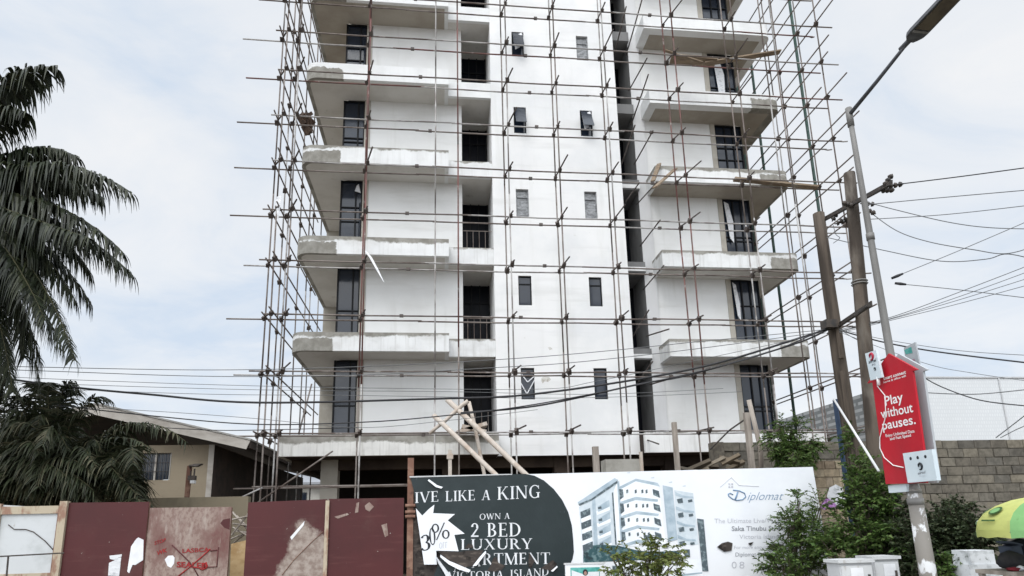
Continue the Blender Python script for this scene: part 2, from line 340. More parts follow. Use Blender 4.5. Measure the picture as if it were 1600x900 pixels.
M['vinyl_dark'] = layered('slate_vinyl', (0.010, 0.019, 0.021), [((0.020, 0.031, 0.034), 1.1, (1, 1, 1), 0.4, 0.7, 0.8), ((0.08, 0.10, 0.115), 9, (1, 1, 0.5), 0.66, 0.76, 0.5)], rough=0.42, bump=0.2, spec=0.4)
M['ink_white'] = simple('ink_white', (0.70, 0.72, 0.74), (0.60, 0.62, 0.65), rough=0.5, scale=5)
M['ink_dark'] = simple('ink_dark', (0.02, 0.025, 0.03), rough=0.5)
M['ink_grey'] = simple('ink_grey', (0.20, 0.215, 0.24), (0.30, 0.31, 0.34), rough=0.5, scale=7)
M['ink_pale'] = simple('ink_pale', (0.42, 0.43, 0.47), (0.52, 0.53, 0.57), rough=0.5, scale=7)
M['ink_blue'] = simple('ink_blue', (0.13, 0.22, 0.34), (0.2, 0.3, 0.43), rough=0.5, scale=7)
M['pic_white'] = simple('print_white', (0.80, 0.83, 0.86), (0.72, 0.76, 0.80), rough=0.5, scale=3)
M['pic_shade'] = simple('print_shade', (0.42, 0.50, 0.56), (0.30, 0.38, 0.44), rough=0.5, scale=5)
M['pic_mid'] = simple('print_mid', (0.58, 0.64, 0.68), (0.48, 0.55, 0.60), rough=0.5, scale=5)
M['pic_dark'] = layered('print_dark', (0.075, 0.10, 0.115), [((0.22, 0.28, 0.30), 14, (1, 1, 1), 0.5, 0.62, 0.8)], rough=0.5, bump=0)
M['pic_green'] = layered('print_foliage', (0.035, 0.085, 0.095), [((0.16, 0.24, 0.25), 11, (1, 1, 1), 0.48, 0.6, 0.8), ((0.02, 0.03, 0.035), 6, (1, 1, 1), 0.55, 0.65, 0.8)], rough=0.5, bump=0)
M['tear'] = layered('board_behind_tear', (0.05, 0.042, 0.038), [((0.12, 0.10, 0.085), 5, (1, 1, 3), 0.5, 0.65, 0.8), ((0.015, 0.013, 0.012), 3, (1, 1, 1), 0.5, 0.6, 0.9)], rough=0.9, bump=0.3)
M['sign_red'] = layered('sign_red', (0.44, 0.006, 0.018), [((0.34, 0.008, 0.018), 1.6, (1, 1, .5), .4, .7, .8), ((0.46, 0.05, 0.06), 5, (1, 1, .15), .58, .75, .5), ((0.22, 0.02, 0.02), 12, (1, 1, 1), .66, .76, .6)], rough=0.45, bump=0.04, spec=0.35)
M['sign_white'] = simple('sign_white', (0.80, 0.78, 0.78), (0.74, 0.72, 0.72), rough=0.5, scale=4)
M['sign_back'] = layered('sign_back_grey', (0.42, 0.44, 0.46), [((0.33, 0.35, 0.37), 2, (1, 1, 0.4), 0.4, 0.7, 0.8)], rough=0.5, bump=0.03)
M['box_pale'] = layered('pale_box', (0.58, 0.65, 0.69), [((0.50, 0.58, 0.62), 2.5, (1, 1, 1), 0.4, 0.7, 0.8)], rough=0.5, bump=0.03)
M['logo_red'] = simple('logo_red', (0.40, 0.02, 0.05), rough=0.5)
M['teal'] = simple('teal_print', (0.05, 0.28, 0.25), (0.12, 0.40, 0.36), rough=0.5, scale=12)
M['cabinet'] = layered('cabinet_grey', (0.50, 0.51, 0.52), [((0.42, 0.43, 0.44), 2, (1, 1, 0.5), 0.4, 0.7, 0.8), ((0.30, 0.28, 0.25), 6, (1, 1, 0.4), 0.62, 0.75, 0.6)], rough=0.55, bump=0.03)
M['cabinet_light'] = layered('cabinet_lid', (0.56, 0.57, 0.575), [((0.44, 0.45, 0.455), 2, (1, 1, 1), 0.4, 0.7, 0.8), ((0.30, 0.27, 0.23), 5, (1, 1, .4), .58, .74, .6)], rough=0.55, bump=0)
M['block'] = island('sandcrete_block', [(0.118, 0.105, 0.086), (0.165, 0.150, 0.122), (0.095, 0.088, 0.076), (0.20, 0.178, 0.138), (0.135, 0.126, 0.108)], rough=0.95, scale=7, var=0.35)
M['mortar'] = simple('mortar', (0.075, 0.066, 0.054), (0.13, 0.115, 0.092), rough=0.95, scale=5, bump=0.3)
M['stone_warm'] = island('warm_stone', [(0.30, 0.24, 0.165), (0.38, 0.32, 0.225), (0.24, 0.185, 0.13), (0.42, 0.36, 0.27)], rough=0.95, scale=7, var=0.35)
M['house_wall'] = layered('house_wall', (0.30, 0.25, 0.18), [((0.22, 0.18, 0.13), 0.8, (1, 1, 1), 0.4, 0.7, 0.8), ((0.26, 0.205, 0.14), 3.5, (0.5, 1, 3), 0.58, 0.75, 0.6)], bump=0.2)
M['house_dark'] = simple('house_dark_shaded_side', (0.035, 0.03, 0.026), (0.06, 0.045, 0.038), rough=0.9, scale=2)  # dark-painted side, with the deep shade under the eave added to the colour
M['roof_grey'] = layered('roof_sheet', (0.33, 0.32, 0.30), [((0.21, 0.20, 0.185), 1.5, (1, 1, 1), 0.4, 0.7, 0.8)], bump=0.1)
M['fascia'] = layered('fascia_board', (0.44, 0.41, 0.37), [((0.28, 0.25, 0.22), 2.5, (0.4, 1, 1), 0.45, 0.7, 0.8)], bump=0.1)
M['far_roof'] = simple('far_roof', (0.22, 0.235, 0.26), (0.29, 0.30, 0.325), rough=0.6, scale=0.6)
M['far_wall'] = simple('far_wall', (0.46, 0.45, 0.42), (0.38, 0.37, 0.34), rough=0.9, scale=0.8)
M['palm'] = island('palm_leaf', [(0.012, 0.018, 0.009), (0.024, 0.034, 0.015), (0.008, 0.012, 0.006), (0.050, 0.058, 0.026), (0.015, 0.022, 0.010)], rough=0.5, scale=3, transl=0.12, spec=0.35)
M['palm_low'] = island('oil_palm_leaf', [(0.016, 0.022, 0.010), (0.030, 0.039, 0.017), (0.010, 0.014, 0.007), (0.105, 0.098, 0.058), (0.022, 0.029, 0.013), (0.045, 0.054, 0.026), (0.014, 0.018, 0.009)], rough=0.55, scale=3, transl=0.1, spec=0.25)
M['rachis'] = simple('palm_rachis', (0.07, 0.065, 0.03), (0.04, 0.04, 0.02), rough=0.7)
M['trunk'] = layered('palm_trunk', (0.14, 0.12, 0.10), [((0.07, 0.06, 0.05), 5, (1, 1, 3), 0.4, 0.6, 0.9)], bump=0.5)
M['leaf_mid'] = island('shrub_leaf', [(0.060, 0.118, 0.026), (0.105, 0.18, 0.042), (0.032, 0.068, 0.016), (0.155, 0.22, 0.060), (0.048, 0.09, 0.022)], rough=0.55, transl=0.3)
M['leaf_dark'] = island('hedge_leaf', [(0.036, 0.056, 0.024), (0.062, 0.085, 0.038), (0.022, 0.036, 0.016), (0.10, 0.115, 0.06)], rough=0.55, transl=0.22)
M['leaf_yellow'] = island('young_tree_leaf', [(0.12, 0.16, 0.035), (0.18, 0.21, 0.055), (0.075, 0.115, 0.025), (0.22, 0.23, 0.08)], rough=0.5, transl=0.3)
M['twig'] = simple('twig', (0.085, 0.07, 0.05), (0.05, 0.042, 0.032), rough=0.9)
M['umb_yellow'] = layered('umbrella_yellow', (0.50, 0.53, 0.17), [((0.40, 0.43, 0.14), 2.5, (1, 1, 1), .42, .65, .8), ((0.36, 0.36, 0.14), 9, (1, 1, 1), .60, .72, .5)], rough=0.7, bump=0.12)
M['umb_green'] = layered('umbrella_green', (0.20, 0.40, 0.16), [((0.15, 0.32, 0.12), 2.5, (1, 1, 1), .42, .65, .8), ((0.10, 0.22, 0.08), 9, (1, 1, 1), .60, .72, .5)], rough=0.7, bump=0.12)
M['umb_dark'] = simple('umbrella_dark_green', (0.06, 0.13, 0.035), rough=0.6)
M['white_lime'] = layered('white_limewash', (0.66, 0.68, 0.70), [((0.40, 0.42, 0.43), 5, (1, 1, 1), 0.5, 0.65, 0.8), ((0.16, 0.18, 0.16), 9, (1, 1, 1), 0.6, 0.7, 0.8)], bump=0.3)
M['dark_cloth'] = simple('dark_cloth', (0.028, 0.028, 0.032), (0.05, 0.048, 0.05), rough=0.9, scale=6)
M['red_cloth'] = simple('red_cloth', (0.20, 0.02, 0.03), (0.12, 0.015, 0.02), rough=0.8, scale=6)
M['purple'] = simple('purple_cloth', (0.26, 0.12, 0.30), (0.34, 0.18, 0.38), rough=0.7, scale=9)
M['blue_pole'] = simple('blue_paint', (0.05, 0.085, 0.15), (0.035, 0.055, 0.095), rough=0.6, scale=5)
M['asphalt'] = simple('asphalt', (0.055, 0.054, 0.052), (0.04, 0.04, 0.04), rough=0.95, scale=12, bump=0.2)
M['soil'] = layered('bare_soil', (0.20, 0.165, 0.125), [((0.13, 0.105, 0.08), 1.2, (1, 1, 1), 0.4, 0.7, 0.8), ((0.10, 0.11, 0.05), 0.4, (1, 1, 1), 0.6, 0.75, 0.6)], bump=0.4)
M['paving'] = simple('paving', (0.30, 0.285, 0.26), (0.22, 0.21, 0.19), rough=0.95, scale=4, bump=0.2)
M['kerb'] = simple('kerb_concrete', (0.36, 0.35, 0.33), (0.26, 0.25, 0.23), rough=0.95, scale=5)
def screen_mat(name, light, dark, w, h, mort):
    mt, nt, bs = newmat(name); bs.inputs['Roughness'].default_value = 0.6
    t = N(nt, 'ShaderNodeTexCoord')
    b = N(nt, 'ShaderNodeTexBrick', {'Color1': c4(light), 'Color2': c4(tuple(x*0.93 for x in light)), 'Mortar': c4(dark), 'Scale': 1.0, 'Mortar Size': mort, 'Brick Width': w, 'Row Height': h})
    mp = N(nt, 'ShaderNodeMapping'); nt.links.new(t.outputs['Object'], mp.inputs[0])
    sp = N(nt, 'ShaderNodeSeparateXYZ'); cb = N(nt, 'ShaderNodeCombineXYZ'); nt.links.new(mp.outputs[0], sp.inputs[0])
    ad = N(nt, 'ShaderNodeMath', operation='ADD'); nt.links.new(sp.outputs[0], ad.inputs[0]); nt.links.new(sp.outputs[1], ad.inputs[1])
    nt.links.new(ad.outputs[0], cb.inputs[0]); nt.links.new(sp.outputs[2], cb.inputs[1]); nt.links.new(cb.outputs[0], b.inputs['Vector'])
    f, raw = noisefac(nt, 0.25, 4); nt.links.new(mixc(nt, f, b.outputs['Color'], tuple(x*0.85 for x in light)), bs.inputs['Base Color'])
    mx = [n for n in nt.nodes if n.type == 'MIX'][-1]
    mm = N(nt, 'ShaderNodeMath', {1: 0.35}, operation='MULTIPLY'); nt.links.new(f, mm.inputs[0]); nt.links.new(mm.outputs[0], mx.inputs[0])
    return mt
M['screen'] = screen_mat('perforated_screen', (0.64, 0.66, 0.67), (0.56, 0.58, 0.595), 0.12, 0.17, 0.025)
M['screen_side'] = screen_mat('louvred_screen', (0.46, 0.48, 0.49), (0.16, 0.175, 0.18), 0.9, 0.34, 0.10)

exec_order = []
# ------------------------------------------------------------------ ground
tag(MB().box(-400, 400, -200, 900, -0.6, -0.004).build('ground', M['soil']), kind='structure')
tag(MB().quad((-300, -9, 0), (300, -9, 0), (300, 5.6, 0), (-300, 5.6, 0)).build('road', M['asphalt']), kind='structure')
tag(MB().box(-300, 300, 5.6, 5.8, -0.1, 0.14).build('kerb', M['kerb']), kind='structure')
tag(MB().box(-300, 300, 5.803, 10.6, -0.1, 0.12).build('pavement', M['paving']), kind='structure')
tag(MB().quad((-300, -1.8, 0.004), (300, -1.8, 0.004), (300, -1.68, 0.004), (-300, -1.68, 0.004)).build('road_marking', M['white_paint']), kind='structure')

# ------------------------------------------------------------------ apartment block
YB, YT, YW, YBR, YWR = 21.0, 21.63, 22.2, 21.42, 22.6
LV = [4.65, 8.10, 11.56, 15.05, 18.45, 21.90, 25.35, 28.80]
H = 0.65
ROOF = 28.80
blk = empty('apartment_block', (4.3, 26, 0), 'white multi-storey apartment block under construction behind pipe scaffolding', 'building')

def ring(mb, outer, inner, z0, z1):
    n = len(outer); vs = []
    for p in outer: vs += [(p[0], p[1], z0), (p[0], p[1], z1)]
    for p in inner: vs += [(p[0], p[1], z0), (p[0], p[1], z1)]
    fs = []
    for i in range(n-1):
        o, q = 2*i, 2*(n+i)
        fs += [(o, o+2, o+3, o+1), (q, q+1, q+3, q+2), (o+1, o+3, q+3, q+1), (o, q, q+2, o+2)]
    fs += [(0, 1, 2*n+1, 2*n), (2*n-2, 4*n-2, 4*n-1, 2*n-1)]
    mb.add(vs, fs); return mb
def arc(cx, cy, r, a0, a1, n=8):
    return [(cx+r*math.cos(R(a0+(a1-a0)*i/n)), cy+r*math.sin(R(a0+(a1-a0)*i/n))) for i in range(n+1)]
pm = {}
for k in range(1, 7):
    topL = {1: 0.14, 2: 0.17, 3: 0.09, 4: -0.2}.get(k, -0.5); st = {1: 0.55, 2: 0.45, 3: 0.3, 4: 0.12}.get(k, 0.1)
    pm['L', k] = parapet_mat('parapet_left_paint', topL, 3.5, -1, st)
    pm['R', k] = parapet_mat('parapet_right_paint', {1: 0.12, 2: 0.13, 3: 0.15, 4: -0.2}.get(k, -0.5), 12.5 if k < 5 else None, 1, st)
    pm['C', k] = parapet_mat('ledge_paint', {1: 0.06, 2: 0.05, 3: 0.04}.get(k, -0.5), None, 1, st*0.8)
for k in range(1, 7):
    L = LV[k]; r = 0.5
    # left balcony wraps round the left flank
    th = 0.14; out = [(-4.9, 31.0)] + arc(-4.9+r, YB+r, r, 180, 270) + [(0.35, YB), (0.35, YW+0.02)]
    inn = [(-4.9+th, 31.0)] + arc(-4.9+r, YB+r, r-th, 180, 270) + [(0.35-th, YB+th), (0.35-th, YW+0.02)]
    sl = MB().plan(inn + [(-3.66, YW+0.02), (-3.66, 31.0)], L-H+0.004, L-H+0.2).build('balcony', M['soffit' if k < 5 else 'soffit_raw'], blk)
    ring(MB(), out, inn, L-H, L).build('parapet', pm['L', k], sl, loc=(0, 0, L))
    # right balcony wraps round the right flank
    th = 0.14 if k < 4 else 0.34; r = 0.3
    out = [(8.26, YWR+0.02), (8.26, YBR)] + arc(13.72-r, YBR+r, r, 270, 360) + [(13.72, 31.0)]
    inn = [(8.26+th, YWR+0.02), (8.26+th, YBR+th)] + arc(13.72-max(r, th+.02), YBR+max(r, th+.02), max(r, th+.02)-th, 270, 360) + [(13.72-th, 31.0)]
    sl = MB().plan(inn + [(12.61, 31.0), (12.61, YWR+0.02)], L-H+0.004, L-H+0.2).build('balcony', M['soffit' if k < 3 else 'soffit_raw'], blk)
    ring(MB(), out, inn, L-H, L).build('parapet', pm['R', k], sl, loc=(0, 0, L))
    # ledge across the recess
    sl = MB().plan([(0.352, YT+0.17), (1.985, YT+0.17), (1.985, 23.87), (0.88, 23.87), (0.88, YW+0.01), (0.352, YW+0.01)], L-H+0.006, L-0.02).build('ledge', M['soffit'], blk)
    MB().box(0.352, 1.987, YT+0.03, YT+0.17, L-H+0.003, L).build('ledge_edge', pm['C', k], sl, loc=(0, 0, L))
    # shaft ledge
    MB().box(6.985, 7.895, 22.3, 24.0, L-0.55, L-0.12).build('shaft_ledge', M['shaft'], blk)
    if k in (1, 2, 3):
        MB().box(6.985, 7.895, 22.27, 22.3, L-0.5, L-0.34).build('ledge_drip', M['white_wall'], blk)

# flat walls with openings
def wall_grid(x0, x1, z0, z1, ops, y, depth):
    xs = sorted({x0, x1} | {o[0] for o in ops} | {o[1] for o in ops}); zs = sorted({z0, z1} | {o[2] for o in ops} | {o[3] for o in ops})
    mb = MB()
    for i in range(len(xs)-1):
        for j in range(len(zs)-1):
            cx, cz = (xs[i]+xs[i+1])/2, (zs[j]+zs[j+1])/2
            if any(o[0] < cx < o[1] and o[2] < cz < o[3] for o in ops): continue
            mb.quad((xs[i], y, zs[j]), (xs[i+1], y, zs[j]), (xs[i+1], y, zs[j+1]), (xs[i], y, zs[j+1]))
    for a, b, c, d in ops:
        mb.quad((a, y, c), (a, y, d), (a, y+depth, d), (a, y+depth, c)); mb.quad((b, y, d), (b, y, c), (b, y+depth, c), (b, y+depth, d))
        mb.quad((a, y, c), (a, y+depth, c), (b, y+depth, c), (b, y, c)); mb.quad((a, y, d), (b, y, d), (b, y+depth, d), (a, y+depth, d))
    return mb
ops = []
for k in range(0, 7):
    zb = LV[k]+1.27; zt = zb+1.13
    ops += [(2.86, 3.34, zb, zt), (5.47, 5.95, zb, zt)]
tw = wall_grid(1.99, 6.98, 3.96, ROOF, ops, YT, 0.16)
tw.quad((1.99, 24.0, 3.96), (1.99, YT, 3.96), (1.99, YT, ROOF), (1.99, 24.0, ROOF))
tw.quad((6.98, YT, 3.96), (6.98, 24.0, 3.96), (6.98, 24.0, ROOF), (6.98, YT, ROOF))
tw.build('wall', M['white_wall'], blk)
MB().box(-2.62, 0.88, YW, YW+0.2, 4.655, ROOF).build('wall', M['wing_wall'], blk)
MB().box(8.38, 11.2, YWR, YWR+0.2, 4.655, ROOF).build('wall', M['wing_wall'], blk)
MB().box(-2.83, -2.623, YW-0.03, YW+0.2, 4.655, ROOF).build('pilaster', M['plaster'], blk)
MB().box(11.203, 11.41, YWR-0.02, YWR+0.2, 4.655, ROOF).build('pilaster', M['plaster'], blk)
MB().box(7.903, 8.38, YWR-0.09, YWR+0.2, 4.655, ROOF).build('pilaster', M['pilaster'], blk)
MB().box(7.90, 8.10, YWR+0.203, 24.04, 4.655, ROOF).box(7.9, 7.903, YWR-0.09, YWR+0.203, 4.655, ROOF).build('shaft_wall', M['shaft'], blk)
MB().box(6.99, 7.897, 24.0, 24.03, 4.66, ROOF).build('shaft_glazing', M['door_glass'], blk)
MB().box(-3.6, 12.55, 24.06, 31.6, 4.655, ROOF-0.01).build('core_wall', M['plaster'], blk)
MB().box(-3.645, -3.5, YW+0.25, 24.05, 4.655, ROOF-0.01).build('side_wall', M['plaster'], blk)
MB().box(12.44, 12.595, YWR+0.25, 24.05, 4.655, ROOF-0.01).build('side_wall', M['plaster'], blk)
MB().box(-4.86, -3.61, 26.5, 31.5, 4.655, ROOF-0.01).build('rear_wing_wall', M['plaster'], blk)
MB().box(-5.0, 13.8, 21.0, 31.8, ROOF, ROOF+0.35).build('roof', M['cement'], blk)

# recess doors and railings
for k in range(0, 7):
    z0, z1 = LV[k]+0.01, LV[k+1]-H
    d = MB().box(0.9, 1.985, 23.80, 23.84, z0, z1).build('balcony_door', M['door_glass'], blk)
    f = MB()
    for x in (0.92, 1.25, 1.58, 1.93): f.box(x, x+0.045, 23.74, 23.797, z0, z1)
    f.box(0.965, 1.925, 23.745, 23.797, z0+2.05, z0+2.1)
    f.build('door_frame', M['frame'], d)
    if k in (0, 1, 2):
        g = MB()
        for x in (1.05, 1.28, 1.51, 1.74): g.tube([(x, 22.3, z0), (x, 22.3, z0+0.95)], 0.011, 6)
        g.tube([(0.9, 22.3, z0+0.96), (1.98, 22.3, z0+0.96)], 0.016, 6)
        g.build('railing', M['pipe'], blk)

# full-height corner windows of the wings
def big_window(x0, x1, y, z0, z1, mullions, extra=None, variant=0):
    p = MB().box(x0+0.02, x1-0.02, y+0.10, y+0.115, z0, z1).build('window', M['glass'], blk)
    f = MB(); t = 0.05
    f.box(x0, x0+t, y+0.04, y+0.097, z0, z1).box(x1-t, x1, y+0.04, y+0.097, z0, z1)
    f.box(x0+t, x1-t, y+0.042, y+0.097, z0, z0+t).box(x0+t, x1-t, y+0.042, y+0.097, z1-t, z1)
    for mx in mullions: f.box(x0+mx-0.025, x0+mx+0.025, y+0.045, y+0.097, z0+t, z1-t)
    for hz in (z0+(z1-z0)*0.42, z0+(z1-z0)*(0.36 if variant % 2 else 0.62)): f.box(x0+t, x1-t, y+0.05, y+0.096, hz-0.02, hz+0.02)
    f.build('frame', M['frame'], p); return p
for k in range(0, 7):
    z0, z1 = LV[k]+0.01, LV[k+1]-H-0.002
    p = big_window(-3.64, -2.833, YW, z0, z1, (0.56,), variant=k)
    if k in (4, 2):      # sash left open
        a = Vector((math.cos(R(62)), -math.sin(R(62)), 0)); b = Vector((0, 0, 1)); c = a.cross(b)
        MB().obox(Vector((-2.9, YW+0.02, z0+1.0))-a*0.2, a, c, b, 0.2, 0.012, 0.95).build('sash', M['glass'], p)
    if k == 2:
        MB().prism([Vector((-2.98, YW+0.03, z1-0.12)), Vector((-2.9, YW+0.02, z1-0.5)), Vector((-3.12, YW+0.03, z1-0.42)), Vector((-3.06, YW+0.03, z1-0.2))], Vector((0, 0.01, 0))).build('torn_film', M['white_film'], p)
    p = big_window(11.413, 12.595, YWR, z0, z1, (0.45, 0.8), variant=k+1)
    if k in (4, 2, 1):
        w = {4: 0.42, 2: 0.3, 1: 0.22}[k]; zt = z1-0.1; zb = {4: z0+0.1, 2: z0+0.9, 1: z0+1.1}[k]
        x = 11.5 + (0.18 if k == 4 else 0.0)
        pts = [Vector((x, YWR+0.02, zt)), Vector((x+w*0.6, YWR+0.02, zt-0.1)), Vector((x+w, YWR+0.0, zt-0.9)), Vector((x+w*0.75, YWR-0.04, zb)), Vector((x+w*0.3, YWR-0.02, zb+0.2)), Vector((x+0.05, YWR+0.01, zt-0.9))]
        MB().prism(pts, Vector((0, 0.012, 0))).build('torn_film', M['white_film'], p)

# small windows of the tower
for k in range(0, 7):
    zb = LV[k]+1.27; zt = zb+1.13
    for side, (x0, x1) in enumerate(((2.86, 3.34), (5.47, 5.95))):
        film = (k == 2) or (k == 4 and side == 1)
        p = MB().box(x0+0.01, x1-0.01, YT+0.10, YT+0.112, zb+0.01, zt-0.01).build('window', M['film'] if film else M['glass'], blk)
        f = MB(); t = 0.035
        f.box(x0+0.003, x0+t, YT+0.06, YT+0.097, zb+.004, zt-.004).box(x1-t, x1-0.003, YT+0.06, YT+0.097, zb+.004, zt-.004)
        f.box(x0+t, x1-t, YT+0.062, YT+0.096, zb+.004, zb+t).box(x0+t, x1-t, YT+0.062, YT+0.096, zt-t, zt-.004).box(x0+t, x1-t, YT+0.064, YT+0.096, zt-0.32, zt-0.285)
        f.build('frame', M['film'] if film else M['frame'], p)
        if not film and ((side == 0 and k in (3, 4, 5)) or (side == 1 and k == 3)):
            # awning sash pushed open at the foot
            ang = R(26); b = Vector((0, -math.sin(ang), -math.cos(ang))); a = Vector((1, 0, 0)); c = a.cross(b)
            top = Vector(((x0+x1)/2, YT+0.03, zt-0.02))
            s = MB().obox(top+b*0.5, a, c, b, 0.2, 0.012, 0.5)
            s.build('sash', M['glass'], p)
            if k == 4 or side == 1:
                MB().prism([Vector((x0+0.08, YT-0.02, zt-0.25)), Vector((x1-0.08, YT-0.05, zt-0.05)), Vector((x1+0.02, YT-0.1, zt-0.5)), Vector((x0+0.22, YT-0.12, zt-0.62)), Vector((x0+0.3, YT-0.2, zb+0.28)), Vector((x0+0.12, YT-0.15, zb+0.2))], Vector((0, 0.015, 0))).build('torn_film', M['white_film'], p)
        if k == 0 and side == 0:
            t = MB(); y = YT+0.07
            for a, b in (((x0+.02, zt-.2), (x0+.24, zt-.5)), ((x0+.24, zt-.5), (x1-.01, zt-.3)), ((x0-.05, zt-.45), (x0+.2, zb+.2)), ((x0+.2, zb+.2), (x1+.02, zt-.4))):
                A = Vector((a[0], y, a[1])); B = Vector((b[0], y, b[1])); d = (B-A).normalized(); n = Vector((-d.z, 0, d.x))*0.018
                t.prism([A-n, B-n, B+n, A+n], Vector((0, -0.008, 0))); y -= 0.012
            t.build('tape', M['white_paint'], p)

for L_, mt in (([(846, 590), (851, 588), (858, 589), (861, 593), (856, 597), (851, 596), (848, 599), (845, 595)], 'stain'), ([(856, 543), (860, 542), (863, 545), (859, 547)], 'stain')):
    MB().poly([at(x, y, YT-.002) for x, y in L_]).build('plaster_patch', M[mt], blk)
# first-floor deck, ground-floor columns and beams
bmL = parapet_mat('deck_edge_left', 0.27, None, -1, 0.75, (0.72, 0.715, 0.69)); bmR = parapet_mat('deck_edge_right', 0.03, None, 1, 0.35, (0.74, 0.74, 0.73))
MB().box(-5.1, 1.985, YB, YB+0.16, 3.96, 4.65).box(-5.1, -4.95, YB+0.16, 33, 3.96, 4.65).build('deck_edge', bmL, blk, loc=(0, 0, 4.65))
MB().box(6.985, 13.6, YB+0.05, YB+0.2, 3.96, 4.65).box(13.45, 13.6, YB+0.2, 33, 3.96, 4.65).build('deck_edge', bmR, blk, loc=(0, 0, 4.65))
MB().plan([(-4.947, YB+0.163), (1.985, YB+0.163), (1.985, YT+0.17), (6.985, YT+0.17), (6.985, YB+0.203), (13.447, YB+0.203), (13.447, 33), (-4.947, 33)], 3.966, 4.646).build('deck_slab', simple('deck_underside_shaded', (0.06, 0.042, 0.034), (0.03, 0.022, 0.018), rough=0.95, scale=1.2), blk)  # dark reddish underside, its colour deepened to carry the undercroft shade
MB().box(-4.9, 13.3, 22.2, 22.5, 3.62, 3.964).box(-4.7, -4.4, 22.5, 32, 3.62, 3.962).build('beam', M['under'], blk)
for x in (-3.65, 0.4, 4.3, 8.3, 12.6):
    MB().box(x-0.28, x+0.28, 22.15, 22.65, 0, 3.96).build('column', M['plaster' if x < -3 else 'under'], blk)  # end column stays plain plaster; the others have shade in their colour
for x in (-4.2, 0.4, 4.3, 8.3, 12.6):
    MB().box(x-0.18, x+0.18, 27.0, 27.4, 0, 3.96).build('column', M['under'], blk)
MB().box(-3.75, 13.3, 25.2, 25.4, 0, 3.955).build('rear_wall', M['room_shade'], blk)

# ------------------------------------------------------------------ pipe scaffolding
sc = empty('scaffolding', (4.3, 19.9, 0), 'tall grey and rusty pipe scaffolding bolted across the white facade', 'scaffolding')
YO, YI = 19.6, 20.12
lifts = [2.92, 4.49, 6.41, 8.24, 10.05, 11.80, 13.55, 15.25, 17.0, 18.55, 20.2, 21.9, 23.6]
TOP = 24.6
outer_x = [-5.155, -4.72, -2.37, 0.61, 2.40, 4.14, 6.0, 8.65, 11.01]
inner_x = [-5.5, -4.97, -2.52, -0.13, 2.29, 4.08, 5.95, 8.52, 10.98]
def jit(a): return random.uniform(-a, a)
n_std = 0
def standard(x, y, z0=0.0, z1=TOP, red=False, light=False, r=0.0255):
    global n_std
    zs = [z0]
    while zs[-1] < z1-0.5: zs.append(min(z1, zs[-1]+random.choice((5.4, 6.0, 6.0, 7.2))))
    lean = jit(0.06)
    px = x
    for i in range(len(zs)-1):
        t = (zs[i+1]/z1); x1 = x+lean*t+jit(0.015)
        mt = M['pipe_red'] if (red and zs[i+1] > 11) else (M['pipe_light'] if (light or random.random() < 0.3) else M['pipe'])
        MB().tube([(px, y+jit(.01), zs[i]), (x1, y+jit(.01), zs[i+1])], r, 7).build('standard', mt, sc, smooth=True); px = x1; n_std += 1
    return px
stds = []
for i, x in enumerate(outer_x):
    standard(x, YO, red=i in (2, 3, 7), light=i in (4,)); stds.append((x, YO))
for i, x in enumerate(inner_x):
    standard(x, YI, red=i in (2, 7), light=i in (3,)); stds.append((x, YI))
side_l = [(-5.5, 21.7), (-5.5, 24.4), (-5.5, 26.9), (-5.16, 24.4), (-5.16, 26.9)]
side_r = [(13.98, 20.12), (14.45, 19.6), (13.98, 22.3), (14.45, 22.3), (13.98, 25.0), (14.45, 27.5), (12.6, 19.6), (12.5, 20.12)]
for x, y in side_l + side_r: standard(x, y)
for x, y in ((14.6, 24.6), (14.9, 21.6), (15.1, 27.0)):
    MB().tube([(x, y, 0), (x-0.03, y, TOP)], 0.06, 7).build('netted_standard', M['net_green'], sc, smooth=True)
for z in lifts:
    for (y, xa, xb, zz) in ((YO, -5.5, 14.9, z), (YI, -6.2, 14.6, z)):
        x = xa + jit(0.25) - (0.45 if random.random() < .4 and y == YI else 0)
        first = True
        while x < xb:
            x2 = min(xb+jit(0.2), x+random.choice((5.2, 6.0, 6.0, 6.6)))
            if xb-x2 < 1.2: x2 = xb+jit(0.2)
            if z == lifts[0] and x > -1: break
            mt = random.choice((M['pipe'], M['pipe'], M['pipe_light'])) if not (z > 16 and random.random() < .35) else M['pipe_red']
            sag = -0.012-random.random()*0.02
            p0 = Vector((x, y+0.05, zz+jit(.015))); p1 = Vector((x2+0.12, y+0.05, zz+jit(.015))); mid = (p0+p1)/2+Vector((0, 0, sag))
            MB().tube([p0, mid, p1], 0.0255, 7).build('ledger', mt, sc, smooth=True)
            x = x2
# side ledgers running back along both flanks
for z in lifts[1:]:
    for x, y0 in ((-5.5, 19.7), (-5.16, 19.1)):
        MB().tube([(x+0.05, y0+jit(.2), z+0.06+jit(.02)), (x+0.05, 27.6+jit(.3), z+0.06+jit(.02))], 0.0255, 7).build('side_ledger', M['pipe'], sc, smooth=True)
    for x in (13.98, 14.45):
        MB().tube([(x-0.05, random.choice((18.0, 18.3, 18.7, 19.1)), z+0.06+jit(.02)), (x-0.05, 27.8, z+0.06+jit(.02))], 0.0255, 7).build('side_ledger', M['pipe'], sc, smooth=True)
